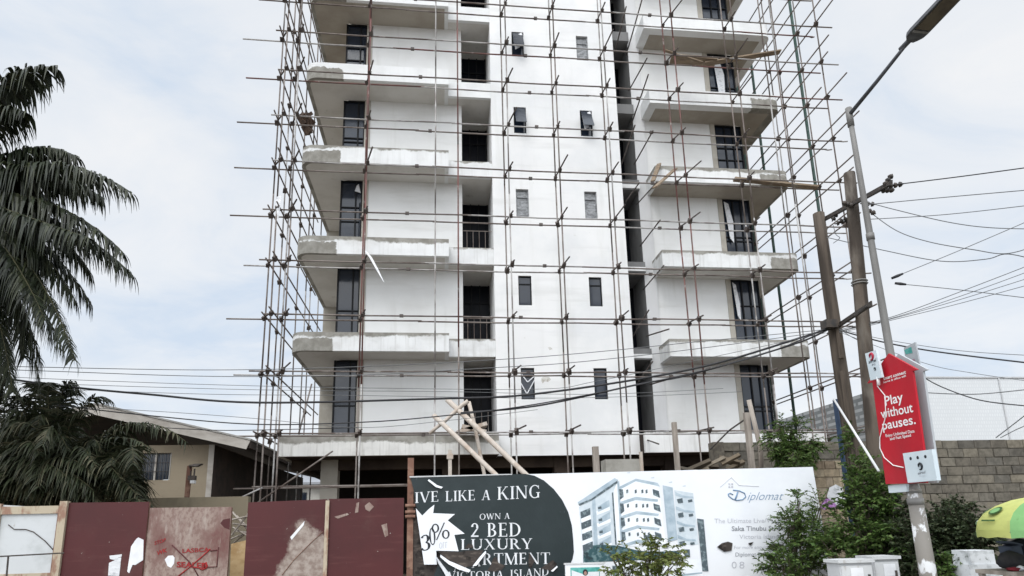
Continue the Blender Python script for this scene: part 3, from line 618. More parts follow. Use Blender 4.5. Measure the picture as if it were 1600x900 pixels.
# transoms and couplers at every crossing
nt_, nc_, rest_t, rest_c = 0, 0, MB(), MB()
def coupler(x, y, z):
    global nc_
    ax = Vector((1, jit(.3), jit(.3))).normalized(); ay = ax.orthogonal().normalized(); az = ax.cross(ay)
    s = 0.055+random.random()*0.025
    mb = MB() if nc_ < 99 else rest_c
    mb.obox((x+jit(.01), y-0.02, z+jit(.01)), ax, ay, az, s*0.8, s, s*1.1)
    mb.tube([(x-.06, y-.05, z+.02), (x+.07, y-.03, z+.03)], 0.012, 5)
    if nc_ < 99: mb.build('coupler', M['coupler'], sc)
    nc_ += 1
for z in lifts[1:11]:
    for i in range(len(outer_x)):
        xo, xi = outer_x[i], inner_x[i]
        if i == 3: continue
        over = random.choice((0.25, 0.35, 0.35, 0.6, 0.9)) if i > 0 else 0.1
        mb = MB() if nt_ < 99 else rest_t
        d = Vector((xi-xo, YI-YO, 0)).normalized()
        a = Vector((xo, YO, z+0.055)) - d*over; b = Vector((xi, YI, z+0.055)) + d*0.12
        mb.tube([a, b], 0.0255, 6)
        if nt_ < 99: mb.build('transom', M['coupler'], sc, smooth=True)
        nt_ += 1
        coupler(xo, YO, z)
        coupler(xi, YI, z)
for z in lifts[1:11]:
    for x, y in side_l[:3] + side_r[:6]: coupler(x, y, z+0.05)
    # longer poles poking out of the shaft beside the tower
    for x, l in ((7.05, 1.1), (7.55, 1.5)):
        if random.random() < 0.85:
            y0 = 21.9; rest_t.tube([(x, y0-l-0.9, z+jit(.5)+0.1), (x+0.05, y0, z+0.1)], 0.0255, 6)
# sleeve joints half way along ledgers
for z in lifts[1:11]:
    for x in (-0.9, 3.2, 7.4):
        rest_c.obox((x+jit(.6), (YO if random.random() < .5 else YI)+0.05, z), Vector((1, 0, 0)), Vector((0, 1, 0)), Vector((0, 0, 1)), 0.06, 0.042, 0.042)
tag(rest_c.build('coupler', M['coupler'], sc), kind='stuff')
tag(rest_t.build('transom', M['coupler'], sc, smooth=True), kind='stuff')
# short stub pipes and braces
for a, b in (((396, 790), (520, 705)), ((467, 677), (487, 600))):
    MB().tube([at(*a, YO), at(*b, YO+.5)], 0.0255, 7).build('brace', M['pipe'], sc, smooth=True)
MB().tube([at(350, 790, 19.5), at(410, 762, 19.6)], 0.0255, 7).build('brace', M['pipe_light'], sc, smooth=True)

# loose planks lying on the scaffolding
def plank(a, b, wdt, label, th=0.045, mat='plank'):
    A, B = Vector(a), Vector(b); ax = (B-A).normalized(); ay = Vector((0, 0, 1)).cross(ax).normalized(); az = ax.cross(ay)
    o = MB().obox((A+B)/2, ax, ay, az, (B-A).length/2, wdt/2, th/2).build('plank', M[mat])
    return tag(o, label, 'plank', 'loose planks on the scaffolding')
plank(at(1147, 280, 20.2)+Vector((0, 0, 0)), at(1277, 293, 19.9), 0.24, 'long weathered plank jutting out past the right end of the balcony', 0.07)
plank(at(1055, 264, 20.4), at(1023, 293, 19.0), 0.18, 'short yellowish plank tilted in front of the right balcony corner', 0.05)
plank(at(1030, 256, 21.35), at(1020, 283, 20.3), 0.16, 'dark plank leaning along the left end of the right balcony', 0.05)
plank(at(1100, 100, 20.3), at(1219, 81, 20.0), 0.24, 'grey plank sticking out to the right under the topmost right balconies', 0.05)
plank(at(1048, 92, 20.5), at(1118, 98, 20.3), 0.5, 'dark wide board resting under the upper right balcony soffit', 0.08)
plank(at(1036, 78, 20.3), at(1098, 98, 20.1), 0.12, 'thin grey batten sloping under the upper right balcony', 0.03)
# rag bundle tied to the left standards
bm_ = MB()
c = at(478, 190, 20.9)
for i in range(9):
    a = Vector((jit(1), jit(1), jit(1))).normalized(); b = a.orthogonal().normalized()
    bm_.obox(c+Vector((jit(.12), jit(.12), jit(.28))), a, b, a.cross(b), 0.13, 0.06, 0.17)
tag(bm_.build('sack', simple('brown_sacking', (0.10, 0.065, 0.045), (0.05, 0.035, 0.028), rough=0.9, scale=8)), 'crumpled brown sack tied high on the left scaffolding', 'sack')
# torn strip of white plastic
s_ = MB(); pts = [at(571, 392, 19.5), at(579, 402, 19.45), at(590, 422, 19.4), at(600, 441, 19.35)]
for i in range(3):
    w0, w1 = (0.02, 0.045, 0.035, 0.008)[i], (0.02, 0.045, 0.035, 0.008)[i+1]
    s_.prism([pts[i]-Vector((w0, 0, 0)), pts[i+1]-Vector((w1, 0, 0)), pts[i+1]+Vector((w1, 0, 0)), pts[i]+Vector((w0, 0, 0))], Vector((0, 0.01, 0)))
tag(s_.build('plastic_strip', M['white_film']), 'torn white plastic strip hanging below the second left balcony edge', 'plastic strip')
s_ = MB().prism([at(431, 308, 19.5), at(440, 305, 19.5), at(437, 330, 19.5), at(434, 345, 19.5), at(432, 330, 19.5)], Vector((0, 0.01, 0)))
tag(s_.build('plastic_strip', M['white_film']), 'small white plastic rag caught on the left corner standards', 'plastic strip')

# peeled timber poles leaning against the first-floor deck
def timber(a, b, r, label, down=True, mat='timber'):
    A, B = Vector(a), Vector(b)
    if down and B.z > 0: B = B + (B-A)*(B.z/(A.z-B.z))
    n = 7; pts = [A.lerp(B, i/n)+Vector((jit(.012), 0, jit(.012))) for i in range(n+1)]
    o = MB().tube(pts, [r*(1-0.25*i/n) for i in range(n+1)], 8).build('timber_pole', M[mat], smooth=True)
    return tag(o, label, 'timber pole', 'timber poles leaning by the deck')
timber(at(699, 625, 19.2), at(820, 739, 17.6), 0.085, 'longest pale timber pole slanting down to the billboard top edge, right one of two')
timber(at(678, 649, 19.1), at(773, 741, 17.6), 0.08, 'pale timber pole slanting down behind the dark part of the billboard')
timber(at(731, 626, 18.9), at(671, 678, 19.0), 0.065, 'short timber pole crossing over the two long slanting ones', down=False)
timber(at(733, 628, 19.3), at(756, 736, 19.0), 0.06, 'thin crooked timber pole standing almost upright before the dark doorway')

def post(x, y0, y1, Y, w, label, mat='post_wood', cap=False):
    A, B = at(x, y0, Y), at(x, y1, Y)
    mb = MB().box(A.x-w/2, A.x+w/2, Y-w/2, Y+w/2, 0, A.z)
    if cap: mb.box(A.x-w*0.9, A.x+w*0.9, Y-w*.7, Y+w*.7, A.z-0.22, A.z-0.1)
    return tag(mb.build('prop_post', M[mat]), label, 'post', 'posts behind the billboard')
post(703, 703, 760, 15.5, 0.085, 'pale prop post with a clamp near its top, behind the dark end of the billboard', 'timber', True)
post(930, 698, 760, 14.5, 0.13, 'square grey wooden post above the middle of the billboard')
post(1001, 706, 760, 15.5, 0.07, 'thin pale post behind the billboard under the deck edge', 'timber')
post(1053, 660, 760, 15.0, 0.105, 'tall weathered wooden post crossing the white deck edge')
post(1166, 645, 760, 15.0, 0.12, 'thick grey wooden post by the vine, left one of a leaning pair')
A = at(1186, 660, 15.2)
tag(MB().tube([at(1170, 625, 15.2), at(1188, 700, 15.2), at(1190, 760, 15.2)], 0.06, 7).build('prop_post', M['post_wood'], smooth=True), 'crooked bare branch-like post beside the vine', 'post', 'posts behind the billboard')
b0, b1 = at(943, 719, 16.5), at(998, 735, 16.5)
tag(MB().box(b0.x, b1.x, 16.3, 16.8, 0, b0.z).build('concrete_stub', M['cement']), 'grey concrete block stub showing above the billboard centre', 'concrete block')
# brown builders' debris heap with boards
mb = MB()
c = at(1120, 715, 16.0)
for i in range(18):
    a = Vector((1, jit(.4), jit(.55))).normalized(); b = a.orthogonal().normalized()
    mb.obox(Vector((c.x+jit(.9), c.y+jit(.3), c.z-0.5+random.random()*0.55-abs(jit(.3)))), a, b, a.cross(b), random.uniform(.2, .6), .05, .015+random.random()*.08)
mb.box(c.x-0.9, c.x+1.0, 15.8, 16.4, 0, c.z-0.45)
tag(mb.build('debris_heap', island('debris', [(0.07, 0.055, 0.042), (0.15, 0.12, 0.085), (0.045, 0.038, 0.03), (0.2, 0.17, 0.13)], rough=0.9)), 'heap of broken boards and rubble behind the white billboard', 'debris heap')
tag(MB().tube([at(1110, 702, 16.2), at(1140, 672, 16.4), at(1163, 656, 15.6)], 0.022, 6).build('bent_bar', M['dark_iron'], smooth=True), 'bent dark iron bar leaning on the grey wooden post', 'iron bar')
tag(MB().obox(at(737, 668, 20.6)+Vector((0,0,-.05)), Vector((1, 0, .3)).normalized(), Vector((0, 1, 0)), Vector((-.3, 0, 1)).normalized(), 0.5, 0.3, 0.06).obox(at(740, 672, 20.6), Vector((1, 0, -.25)).normalized(), Vector((0, 1, 0)), Vector((.25, 0, 1)).normalized(), 0.4, 0.3, 0.06).build('board_pile', M['timber']), 'small pile of pale boards on the deck below the doorway', 'boards')
# ------------------------------------------------------------------ lettering
def bowl(cx, cy, rx, ry, a0, a1, wt=0.15, wn=0.055, n=18):
    o, i = [], []
    for k in range(n+1):
        a = R(a0+(a1-a0)*k/n); w = wn+(wt-wn)*abs(math.cos(a))**1.4
        o.append((cx+(rx)*math.cos(a), cy+(ry)*math.sin(a))); i.append((cx+(rx-w)*math.cos(a), cy+(ry-min(w, 0.075))*math.sin(a)))
    return [[o[k], o[k+1], i[k+1], i[k]] for k in range(n)]
def rect(x0, y0, x1, y1): return [[(x0, y0), (x1, y0), (x1, y1), (x0, y1)]]
def diag(x0, y0, x1, y1, w): return [[(x0, y0), (x0+w, y0), (x1+w, y1), (x1, y1)]]
T_, t_, s_h = 0.145, 0.055, 0.045
def stem(x, y0=0, y1=1, w=T_, sv=(1, 1)):
    g = rect(x, y0, x+w, y1); e = 0.075
    if sv[0]: g += rect(x-e, y0, x+w+e, y0+s_h)
    if sv[1]: g += rect(x-e, y1-s_h, x+w+e, y1)
    return g
def serif(x, y): return rect(x-0.11, y, x+0.11, y+s_h)
GL = {
 'A': (0.86, diag(0.08, 0, 0.38, 1, t_)+diag(0.60, 0, 0.36, 1, T_)+rect(0.20, 0.30, 0.62, 0.35)+serif(0.11, 0)+serif(0.68, 0)),
 'B': (0.72, stem(0.08)+bowl(0.28, 0.745, 0.29, 0.255, -90, 90)+bowl(0.28, 0.27, 0.36, 0.27, -90, 90)),
 'C': (0.80, bowl(0.46, 0.5, 0.42, 0.52, 45, 315)+rect(0.73, 0.68, 0.77, 0.98)),
 'D': (0.88, stem(0.08)+bowl(0.28, 0.5, 0.52, 0.5, -90, 90)+rect(0.2, 0, 0.3, 0.05)+rect(0.2, 0.95, 0.3, 1.0)),
 'E': (0.68, stem(0.08)+rect(0.2, 0, 0.60, s_h)+rect(0.2, 0.955, 0.56, 1)+rect(0.2, 0.49, 0.48, 0.535)+rect(0.56, 0, 0.61, 0.2)+rect(0.52, 0.82, 0.565, 1)+rect(0.45, 0.42, 0.485, 0.61)),
 'F': (0.64, stem(0.08)+rect(0.2, 0.955, 0.56, 1)+rect(0.2, 0.49, 0.48, 0.535)+rect(0.52, 0.82, 0.565, 1)),
 'G': (0.90, bowl(0.46, 0.5, 0.42, 0.52, 45, 318)+rect(0.64, 0.02, 0.76, 0.42)+rect(0.56, 0.39, 0.84, 0.435)+rect(0.72, 0.70, 0.76, 0.98)),
 'I': (0.34, stem(0.10)),
 'K': (0.86, stem(0.08)+diag(0.22, 0.42, 0.62, 1, t_)+diag(0.64, 0, 0.30, 0.56, T_)+serif(0.74, 0)+serif(0.66, 0.955)),
 'L': (0.66, stem(0.08)+rect(0.2, 0, 0.60, s_h)+rect(0.56, 0, 0.605, 0.24)),
 'M': (1.06, stem(0.08, w=t_)+stem(0.82)+diag(0.44, 0, 0.08, 1, T_)+diag(0.46, 0, 0.84, 1, t_)),
 'N': (0.90, stem(0.10, w=t_)+stem(0.74, w=t_, sv=(0, 1))+diag(0.66, 0, 0.05, 1, T_)),
 'O': (0.94, bowl(0.47, 0.5, 0.43, 0.52, 0, 360, n=30)),
 'P': (0.68, stem(0.08)+bowl(0.28, 0.72, 0.34, 0.28, -90, 90)),
 'R': (0.80, stem(0.08)+bowl(0.28, 0.735, 0.32, 0.265, -90, 90)+diag(0.60, 0, 0.30, 0.5, T_)+serif(0.70, 0)),
 'S': (0.60, bowl(0.29, 0.74, 0.23, 0.27, 35, 265)+bowl(0.29, 0.26, 0.26, 0.275, -145, 85)+diag(0.40, 0.40, 0.10, 0.60, 0.16)),
 'T': (0.78, stem(0.32)+rect(0.03, 0.955, 0.75, 1)+rect(0.03, 0.78, 0.07, 1)+rect(0.71, 0.78, 0.75, 1)),
 'U': (0.88, stem(0.09, 0.3, 1, sv=(0, 1))+stem(0.72, 0.3, 1, w=t_, sv=(0, 1))+bowl(0.43, 0.32, 0.345, 0.33, 180, 360)),
 'V': (0.86, diag(0.36, 0, 0.05, 1, T_)+diag(0.42, 0, 0.74, 1, t_)+serif(0.12, 0.955)+serif(0.76, 0.955)),
 'W': (1.16, diag(0.28, 0, 0.03, 1, T_)+diag(0.34, 0, 0.56, 1, t_)+diag(0.74, 0, 0.50, 1, T_)+diag(0.80, 0, 1.04, 1, t_)+serif(0.1, 0.955)+serif(1.06, 0.955)),
 'X': (0.86, diag(0.62, 0, 0.10, 1, T_)+diag(0.10, 0, 0.68, 1, t_)+serif(0.13, 0)+serif(0.70, 0)+serif(0.16, 0.955)+serif(0.70, 0.955)),
 'Y': (0.82, stem(0.34, 0, 0.45, sv=(1, 0))+diag(0.34, 0.42, 0.06, 1, T_)+diag(0.43, 0.42, 0.68, 1, t_)+serif(0.12, 0.955)+serif(0.70, 0.955)),
 '2': (0.64, bowl(0.30, 0.71, 0.25, 0.29, -25, 175)+diag(0.04, 0.03, 0.40, 0.58, 0.12)+rect(0.04, 0, 0.56, 0.11)),
 '3': (0.62, bowl(0.27, 0.74, 0.24, 0.26, -80, 160)+bowl(0.27, 0.26, 0.28, 0.27, -160, 85)),
 '0': (0.66, bowl(0.33, 0.5, 0.29, 0.52, 0, 360, n=26)),
 '%': (1.0, bowl(0.23, 0.72, 0.2, 0.28, 0, 360, 0.09)+bowl(0.76, 0.28, 0.2, 0.28, 0, 360, 0.09)+diag(0.24, -0.02, 0.68, 1.02, 0.06)),
 ' ': (0.38, []),
}
def serif_text(body, bl, br, up, nrm, mat, name, parent, gap=0.07, bold=0.0):
    """bl, br: baseline ends; up: point one cap height above bl; nrm: unit vector out of the surface"""
    tot = sum(GL[ch][0]+gap for ch in body)-gap
    U = (br-bl)/tot; V = up-bl; mb = MB(); x = 0; k = 0
    for ch in body:
        w, polys = GL[ch]
        for pl in polys:
            off = nrm*(0.0008+0.00018*(k % 14)); k += 1
            mb.poly([bl+U*(x+a)+V*b+off for a, b in pl])
        x += w+gap
    return mb.build(name, mat, parent)
def sans_text(body, bl, br, up, nrm, mat, name, parent, bold=0.0, shear=0.0, cap=0.72):
    cu = bpy.data.curves.new('lettering', 'FONT'); cu.body = body; cu.shear = shear; cu.offset = bold; cu.size = 1.0; cu.resolution_u = 3
    ob = bpy.data.objects.new('lettering', cu); COL.objects.link(ob); bpy.context.view_layer.update()
    dg = bpy.context.evaluated_depsgraph_get(); me = bpy.data.meshes.new_from_object(ob.evaluated_get(dg))
    bpy.data.objects.remove(ob); bpy.data.curves.remove(cu)
    xs = [v.co.x for v in me.vertices]; x0, x1 = min(xs), max(xs)
    U = (br-bl)/(x1-x0); V = (up-bl)/cap
    mb = MB(); mb.v = [tuple(bl+U*(v.co.x-x0)+V*v.co.y+nrm*0.0015) for v in me.vertices]; mb.f = [tuple(p.vertices) for p in me.polygons]
    bpy.data.meshes.remove(me)
    return mb.build(name, mat, parent)

# ------------------------------------------------------------------ billboard
YB2 = 12.0
OUT = Vector((0, -1, 0))
A, B = at(640, 745, YB2), at(1270, 729.5, YB2)
bb = empty('billboard', ((A.x+B.x)/2, YB2+0.1, 0), 'long torn property advertisement board with slate and white halves facing the road', 'billboard')
P = lambda x, y, d=0.0: at(x, y, YB2) + OUT*d
frame = MB()
Bz = 0.55
c00, c10, c11, c01 = Vector((A.x+0.02, YB2+0.06, Bz)), Vector((B.x+0.10, YB2+0.06, Bz)), B+Vector((0, 0.06, -0.01)), A+Vector((0, 0.06, -0.01))
frame.prism([c00, c10, c11, c01], Vector((0, 0.05, 0)))
frame.build('backing_board', M['tear'], bb)
for x in (A.x+0.3, A.x+2.6, A.x+5.0, B.x-0.3):
    MB().box(x-0.06, x+0.06, YB2+0.12, YB2+0.22, 0, A.z-0.15).build('leg', M['post_wood'], bb)
xe = lambda y: (1270+(y-729.5)*0.09)
xw = at(800, 741.5, YB2).x
MB().prism([P(800, 741.5), P(1270, 729.5), Vector((B.x+0.10, YB2, Bz)), Vector((xw, YB2, Bz))], Vector((0, 0.05, 0))).build('white_sheet', M['vinyl'], bb)
Z2 = lambda L, ox, oy, s: [(ox+a/s, oy+b/s) for a, b in L]
curve = Z2([(215, 55), (290, 70), (370, 110), (450, 180), (520, 270), (570, 370), (600, 480), (612, 600), (617, 700), (606, 760), (592, 790), (590, 900)], 780, 730, 5.294)
dk = [P(641, 745.2, .006)] + [P(x, y, .006) for x, y in curve] + [Vector((at(890, 900, YB2).x, YB2-.006, Bz)), Vector((A.x+0.35, YB2-.006, Bz)), P(690, 868, .006), P(684, 862, .006), P(668, 830, .006), P(655, 805, .006), P(650, 790, .006), P(646, 765, .006)]
dark = MB().prism(dk, Vector((0, 0.004, 0))).build('slate_sheet', M['vinyl_dark'], bb)
top = MB(); top.prism([P(640, 744.2, .02), P(800, 740.5, .02), P(800, 742.0, .02), P(640, 746.4, .02)], Vector((0, 0.03, 0))).build('top_batten', M['cabinet'], bb)
def ser(body, x0, y0, x1, y1, h, mat='ink_white', d=.0085, nm='lettering'):
    up = P(x0, y0-h, d); return serif_text(body, P(x0, y0, d), P(x1, y1, d), up, OUT, M[mat], nm, bb)
def san(body, x0, y0, x1, y1, h, mat='ink_grey', d=.004, bold=0.0, shear=0.0):
    return sans_text(body, P(x0, y0, d), P(x1, y1, d), P(x0, y0-h, d), OUT, M[mat], 'lettering', bb, bold, shear)
ser('IVE', 648, 786, 686, 783.5, 16.5); ser('LIKE', 696, 783.5, 743, 781.5, 16); ser('A', 752.5, 781.5, 767, 781, 15.5); ser('KING', 777, 781, 845, 777.5, 20)
ser('OWN A', 749, 812, 797, 810.5, 9)
ser('2 BED', 735, 839, 815, 838, 21.5); ser('LUXURY', 720, 859, 832, 857.5, 16.5); ser('RTMENT', 754, 882.5, 860, 881, 18)
ser('APA', 708, 893.5, 752, 884, 15, d=.016); ser('VICTORIA', 700, 905, 787, 903, 11.5); ser('ISLAND', 797, 902.5, 858, 899, 12)
# paper star burst with the discount
st = Z2([(205, 310), (195, 380), (375, 388), (315, 440), (455, 550), (370, 560), (405, 695), (220, 690), (225, 805), (120, 805), (90, 600), (52, 340), (105, 400), (160, 345)], 640, 730, 5.294)
MB().prism([P(x, y, .018) for x, y in st], Vector((0, 0.006, 0))).build('star_sticker', M['vinyl'], bb)
serif_text('3', P(657, 861.5, .0195), P(675, 858, .0195), P(656, 837, .0195), OUT, M['ink_dark'], 'lettering', bb)
serif_text('0', P(671, 852, .021), P(682, 850, .021), P(669, 826, .021), OUT, M['ink_dark'], 'lettering', bb)
serif_text('%', P(674, 844, .0228), P(704, 841, .0228), P(673, 819, .0228), OUT, M['ink_dark'], 'lettering', bb)
serif_text('OFF', P(686, 857, .0195), P(699, 855.5, .0195), P(686, 848, .0195), OUT, M['ink_pale'], 'lettering', bb)
def tear(L, s, ox, oy, d=.024, mat='tear'):
    MB().prism([P(x, y, d) for x, y in Z2(L, ox, oy, s)], Vector((0, 0.004, 0))).build('torn_patch' if mat == 'tear' else 'curled_flap', M[mat], bb)
tear([(235, 694), (330, 700), (405, 703), (470, 690), (610, 686), (585, 735), (525, 815), (455, 828), (330, 775), (262, 722)], 5.294, 640, 730)
tear([(485, 630), (520, 640), (528, 668), (455, 668)], 5.294, 640, 730)
tear([(690, 755), (715, 738), (735, 790), (790, 815), (760, 850), (700, 862), (640, 855), (668, 815)], 5.294, 640, 730)
tear([(245, 700), (292, 772), (262, 832), (240, 822)], 5.294, 780, 730)
tear([(342, 838), (440, 768), (476, 798), (425, 855), (370, 842)], 5.294, 780, 730)
tear([(210, 660), (250, 628), (300, 615), (338, 628), (330, 690), (270, 700)], 5.295, 1080, 730)
tear([(468, 628), (512, 618), (490, 648), (474, 640)], 5.295, 1080, 730)
tear([(785, 520), (830, 470), (905, 405), (910, 460), (860, 540), (800, 552)], 5.295, 1080, 730)
tear([(620, 660), (690, 632), (760, 640), (700, 690)], 5.295, 1080, 730)
def flap(L, s, ox, oy, lift):
    pts = Z2(L, ox, oy, s); n = len(pts)//2; mb = MB()
    for i in range(n-1):
        a, b, c, d = pts[i], pts[i+1], pts[2*n-2-i], pts[2*n-1-i]
        mb.quad(P(*a, .026), P(*b, .026), P(*c, .026+lift), P(*d, .026+lift))
    mb.build('curled_flap', M['ink_white'], bb)
flap([(255, 722), (330, 775), (455, 828), (505, 850), (488, 868), (400, 842), (320, 800), (252, 742)], 5.294, 640, 730, .05)
flap([(520, 818), (585, 735), (628, 690), (632, 705), (598, 752), (552, 812)], 5.294, 640, 730, .05)
flap([(425, 858), (476, 815), (478, 824), (440, 862)], 5.294, 780, 730, .04)
flap([(215, 730), (330, 880), (345, 900), (300, 900), (285, 870), (235, 790)], 5.294, 640, 730, .06)
flap([(160, 100), (230, 150), (275, 165), (262, 178), (215, 165), (150, 112)], 5.294, 640, 730, .03)
# right-hand lettering
sans_text('iplomat', P(1167.5, 781.5, .004), P(1223, 781, .004), P(1169.5, 768, .004), OUT, M['ink_blue'], 'lettering', bb, -0.012, 0.28)
mb = MB()
for pts, w in ((Z2([(345, 190), (395, 195), (440, 215), (450, 245), (425, 268), (375, 275), (340, 262), (310, 240), (305, 222), (322, 215), (345, 228)], 1080, 730, 5.295), 0.012), (Z2([(385, 205), (375, 235), (362, 268)], 1080, 730, 5.295), 0.016)):
    q = [P(x, y, .0045) for x, y in pts]
    mb.tube(q, w, 5)
mb.build('lettering', M['ink_blue'], bb, smooth=True)
mb = MB(); q = Z2([(238, 165), (330, 85), (395, 150), (560, 160)], 1080, 730, 5.295)
mb.tube([P(x, y, .002) for x, y in q], 0.006, 5)
for x, y in Z2([(315, 140), (338, 140), (315, 163), (338, 163)], 1080, 730, 5.295): mb.obox(P(x, y, .003), Vector((1, 0, 0)), Vector((0, 1, 0)), Vector((0, 0, 1)), .018, .003, .018)
mb.build('house_mark', M['ink_pale'], bb)
san('The Ultimate Live/Work', 1116, 817.5, 1224, 816.5, 7.5, 'ink_pale'); san('Saka Tinubu Street', 1143, 829.5, 1228, 828.5, 7.5, 'ink_grey', bold=.015)
san('Victoria Island', 1155, 842, 1216, 841.5, 7, 'ink_pale'); san('For more enquiries', 1147, 858, 1206, 857, 5.5, 'ink_pale'); san('Diplomat Residences', 1149, 869.5, 1222, 868.5, 6.5, 'ink_grey')
san('0', 1143, 888, 1151, 888, 11, 'ink_pale'); san('8', 1155, 888, 1163, 888, 11, 'ink_pale')
# printed artist's impression of a white block
art = {}
def ink(mat, L):
    art.setdefault(mat, []).append(Z2(L, 880, 730, 5.296))
ink('pic_mid', [(130, 330), (455, 118), (490, 650), (165, 660)])
ink('pic_shade', [(120, 290), (425, 90), (455, 106), (240, 256), (125, 305)]); ink('pic_dark', [(125, 305), (240, 257), (330, 190), (450, 110), (448, 132), (245, 270), (135, 320)])
for i in range(4):
    y = 335+i*92; s = 1-.05*i
    ink('pic_dark', [(142+6*i, y+35), (222+7*i, y+2), (224+7*i, y+58), (147+6*i, y+90)])
    ink('pic_white', [(146+6*i, y+88), (226+7*i, y+56), (230+7*i, y+98), (152+6*i, y+128)])
    y = 285+i*100
    ink('pic_shade', [(285+5*i, y+40), (380+5*i, y-15), (383+5*i, y+40), (290+5*i, y+85)]); ink('pic_dark', [(285+5*i, y+48), (315+5*i, y+35), (318+5*i, y+58), (290+5*i, y+62)])
    ink('pic_white', [(272+5*i, y+82), (385+5*i, y+38), (388+5*i, y+70), (280+5*i, y+112)])
ink('pic_shade', [(238, 268), (264, 254), (288, 700), (258, 700)]); ink('pic_dark', [(402, 212), (413, 206), (442, 640), (430, 640)]); ink('pic_white', [(414, 205), (446, 125), (476, 640), (443, 640)]); ink('pic_shade', [(447, 124), (462, 112), (496, 640), (477, 640)])
ink('pic_white', [(462, 190), (600, 105), (790, 150), (850, 640), (500, 660)])
ink('pic_shade', [(458, 165), (600, 95), (780, 130), (800, 160), (600, 116), (466, 186)])
for i in range(4):
    y = 175+i*118; x = 6*i
    ink('pic_mid', [(500+x, y+28), (600+x, y-28), (725+x, y+2), (735+x, y+48), (600+x, y+28), (505+x, y+72)])
    for wx in (520, 590, 645, 680): ink('pic_dark', [(wx+x, y+14-abs(wx-600)*-.0), (wx+16+x, y+8), (wx+18+x, y+36), (wx+2+x, y+42)])
    ink('pic_dark', [(462+x, y+5), (492+x, y+8), (500+x, y+70), (468+x, y+95)])
    ink('pic_shade', [(470+x, y+112), (600+x, y+70), (785+x, y+92), (780+x, y+112), (600+x, y+96), (480+x, y+135)])
    ink('pic_dark', [(738+x, y+5), (790+x, y+22), (800+x, y+78), (745+x, y+55)])
    ink('pic_shade', [(925+x, y+30), (1000+x, y+62), (1075+x, y+68), (1078+x, y+84), (1000+x, y+80), (930+x, y+58)])
    ink('pic_dark', [(940+x, y+90), (985+x, y+80), (990+x, y+118), (950+x, y+124)]); ink('pic_dark', [(1030+x, y+96), (1065+x, y+90), (1070+x, y+110), (1035+x, y+116)])
ink('pic_shade', [(822, 150), (905, 168), (945, 600), (868, 620)]); ink('pic_white', [(838, 185), (895, 195), (912, 290), (848, 290)]); ink('pic_white', [(850, 310), (914, 312), (922, 400), (858, 405)]); ink('pic_mid', [(862, 430), (926, 425), (938, 560), (872, 580)])
ink('pic_mid', [(918, 190), (1075, 215), (1120, 640), (950, 640)])
for x, y in ((540, 44), (738, 86), (886, 124), (1000, 155), (1034, 256), (1064, 376)): ink('pic_mid', [(x-14, y), (x+16, y-7), (x+14, y+5), (x-10, y+6)])
ink('pic_green', [(165, 655), (300, 640), (460, 650), (620, 690), (760, 700), (960, 690), (960, 770), (560, 770), (165, 790)])
ink('pic_dark', [(1105, 425), (1160, 432), (1200, 860), (1150, 860)]); ink('pic_white', [(520, 770), (980, 765), (1150, 760), (1160, 900), (370, 900), (380, 820)])
ink('pic_dark', [(405, 815), (455, 815), (462, 900), (410, 900)]); ink('pic_shade', [(980, 885), (1150, 868), (1150, 880), (985, 900)]); ink('pic_dark', [(1000, 680), (1045, 680), (1048, 745), (1005, 745)]); ink('pic_dark', [(665, 560), (728, 565), (728, 605), (668, 600)])
order = 0; parts_by = {}
seq = [(mt, pl) for mt in ('pic_mid', 'pic_shade', 'pic_white', 'pic_green', 'pic_dark') for pl in art[mt]]
seq = [s for s in seq if s[0] == 'pic_mid'] + [s for s in seq if s[0] == 'pic_white'] + [s for s in seq if s[0] == 'pic_shade'] + [s for s in seq if s[0] in ('pic_green', 'pic_dark')]
mbs = {}
for k, (mt, pl) in enumerate(seq):
    mbs.setdefault(mt, MB()).poly([P(x, y, .0012+0.00012*k) for x, y in pl])
for mt, mb in mbs.items(): mb.build('printed_picture', M[mt], bb)

# small notice board in front of the billboard
nb = empty('notice_board', tuple(at(915, 930, 11.2)*Vector((1, 1, 0)) if False else (at(915, 900, 11.2).x, 11.2, 0)), 'small pale framed notice board with a teal print below the slate advertisement', 'notice board')
q = lambda x, y, d=0: at(x, y, 11.2)+OUT*d
zb_ = 0.35
a_, b_ = q(883, 881), q(944, 879.5)
MB().box(a_.x, b_.x, 11.2, 11.24, zb_, a_.z).build('panel', M['vinyl'], nb)
MB().poly([q(891, 887, .003), q(937, 886, .003), q(937, 905, .003), q(892, 906, .003)]).build('print', M['teal'], nb)
mb = MB()
for L in ([(893, 891), (911, 897), (910, 903), (893, 903)], [(919, 893.5), (936, 893), (936, 905), (918, 905)], [(908, 899), (919, 897), (922, 906), (904, 906)]): mb.poly([q(x, y, .0045+.0003*len(mb.f)) for x, y in L])
mb.build('print', M['ink_white'], nb)
o_ = q(914.5, 894.5, .006)
MB().poly([o_+Vector((math.cos(t*.524)*.045, 0, math.sin(t*.524)*.055)) for t in range(12)]).build('print', M['ink_dark'], nb)
MB().poly([o_+Vector((0, -.002, -.012))+Vector((math.cos(t*.524)*.026, 0, math.sin(t*.524)*.034)) for t in range(12)]).build('print', simple('print_skin', (0.42, 0.25, 0.2)), nb)
MB().prism([q(881.5, 880, .01), q(945.5, 878.5, .01), q(945.5, 881, .01), q(881.5, 882.5, .01)], Vector((0, .06, 0))).build('top_rail', M['cabinet_light'], nb)
for x in (a_.x+.08, b_.x-.08): MB().box(x-.025, x+.025, 11.24, 11.29, 0, a_.z-.1).build('leg', M['post_wood'], nb)

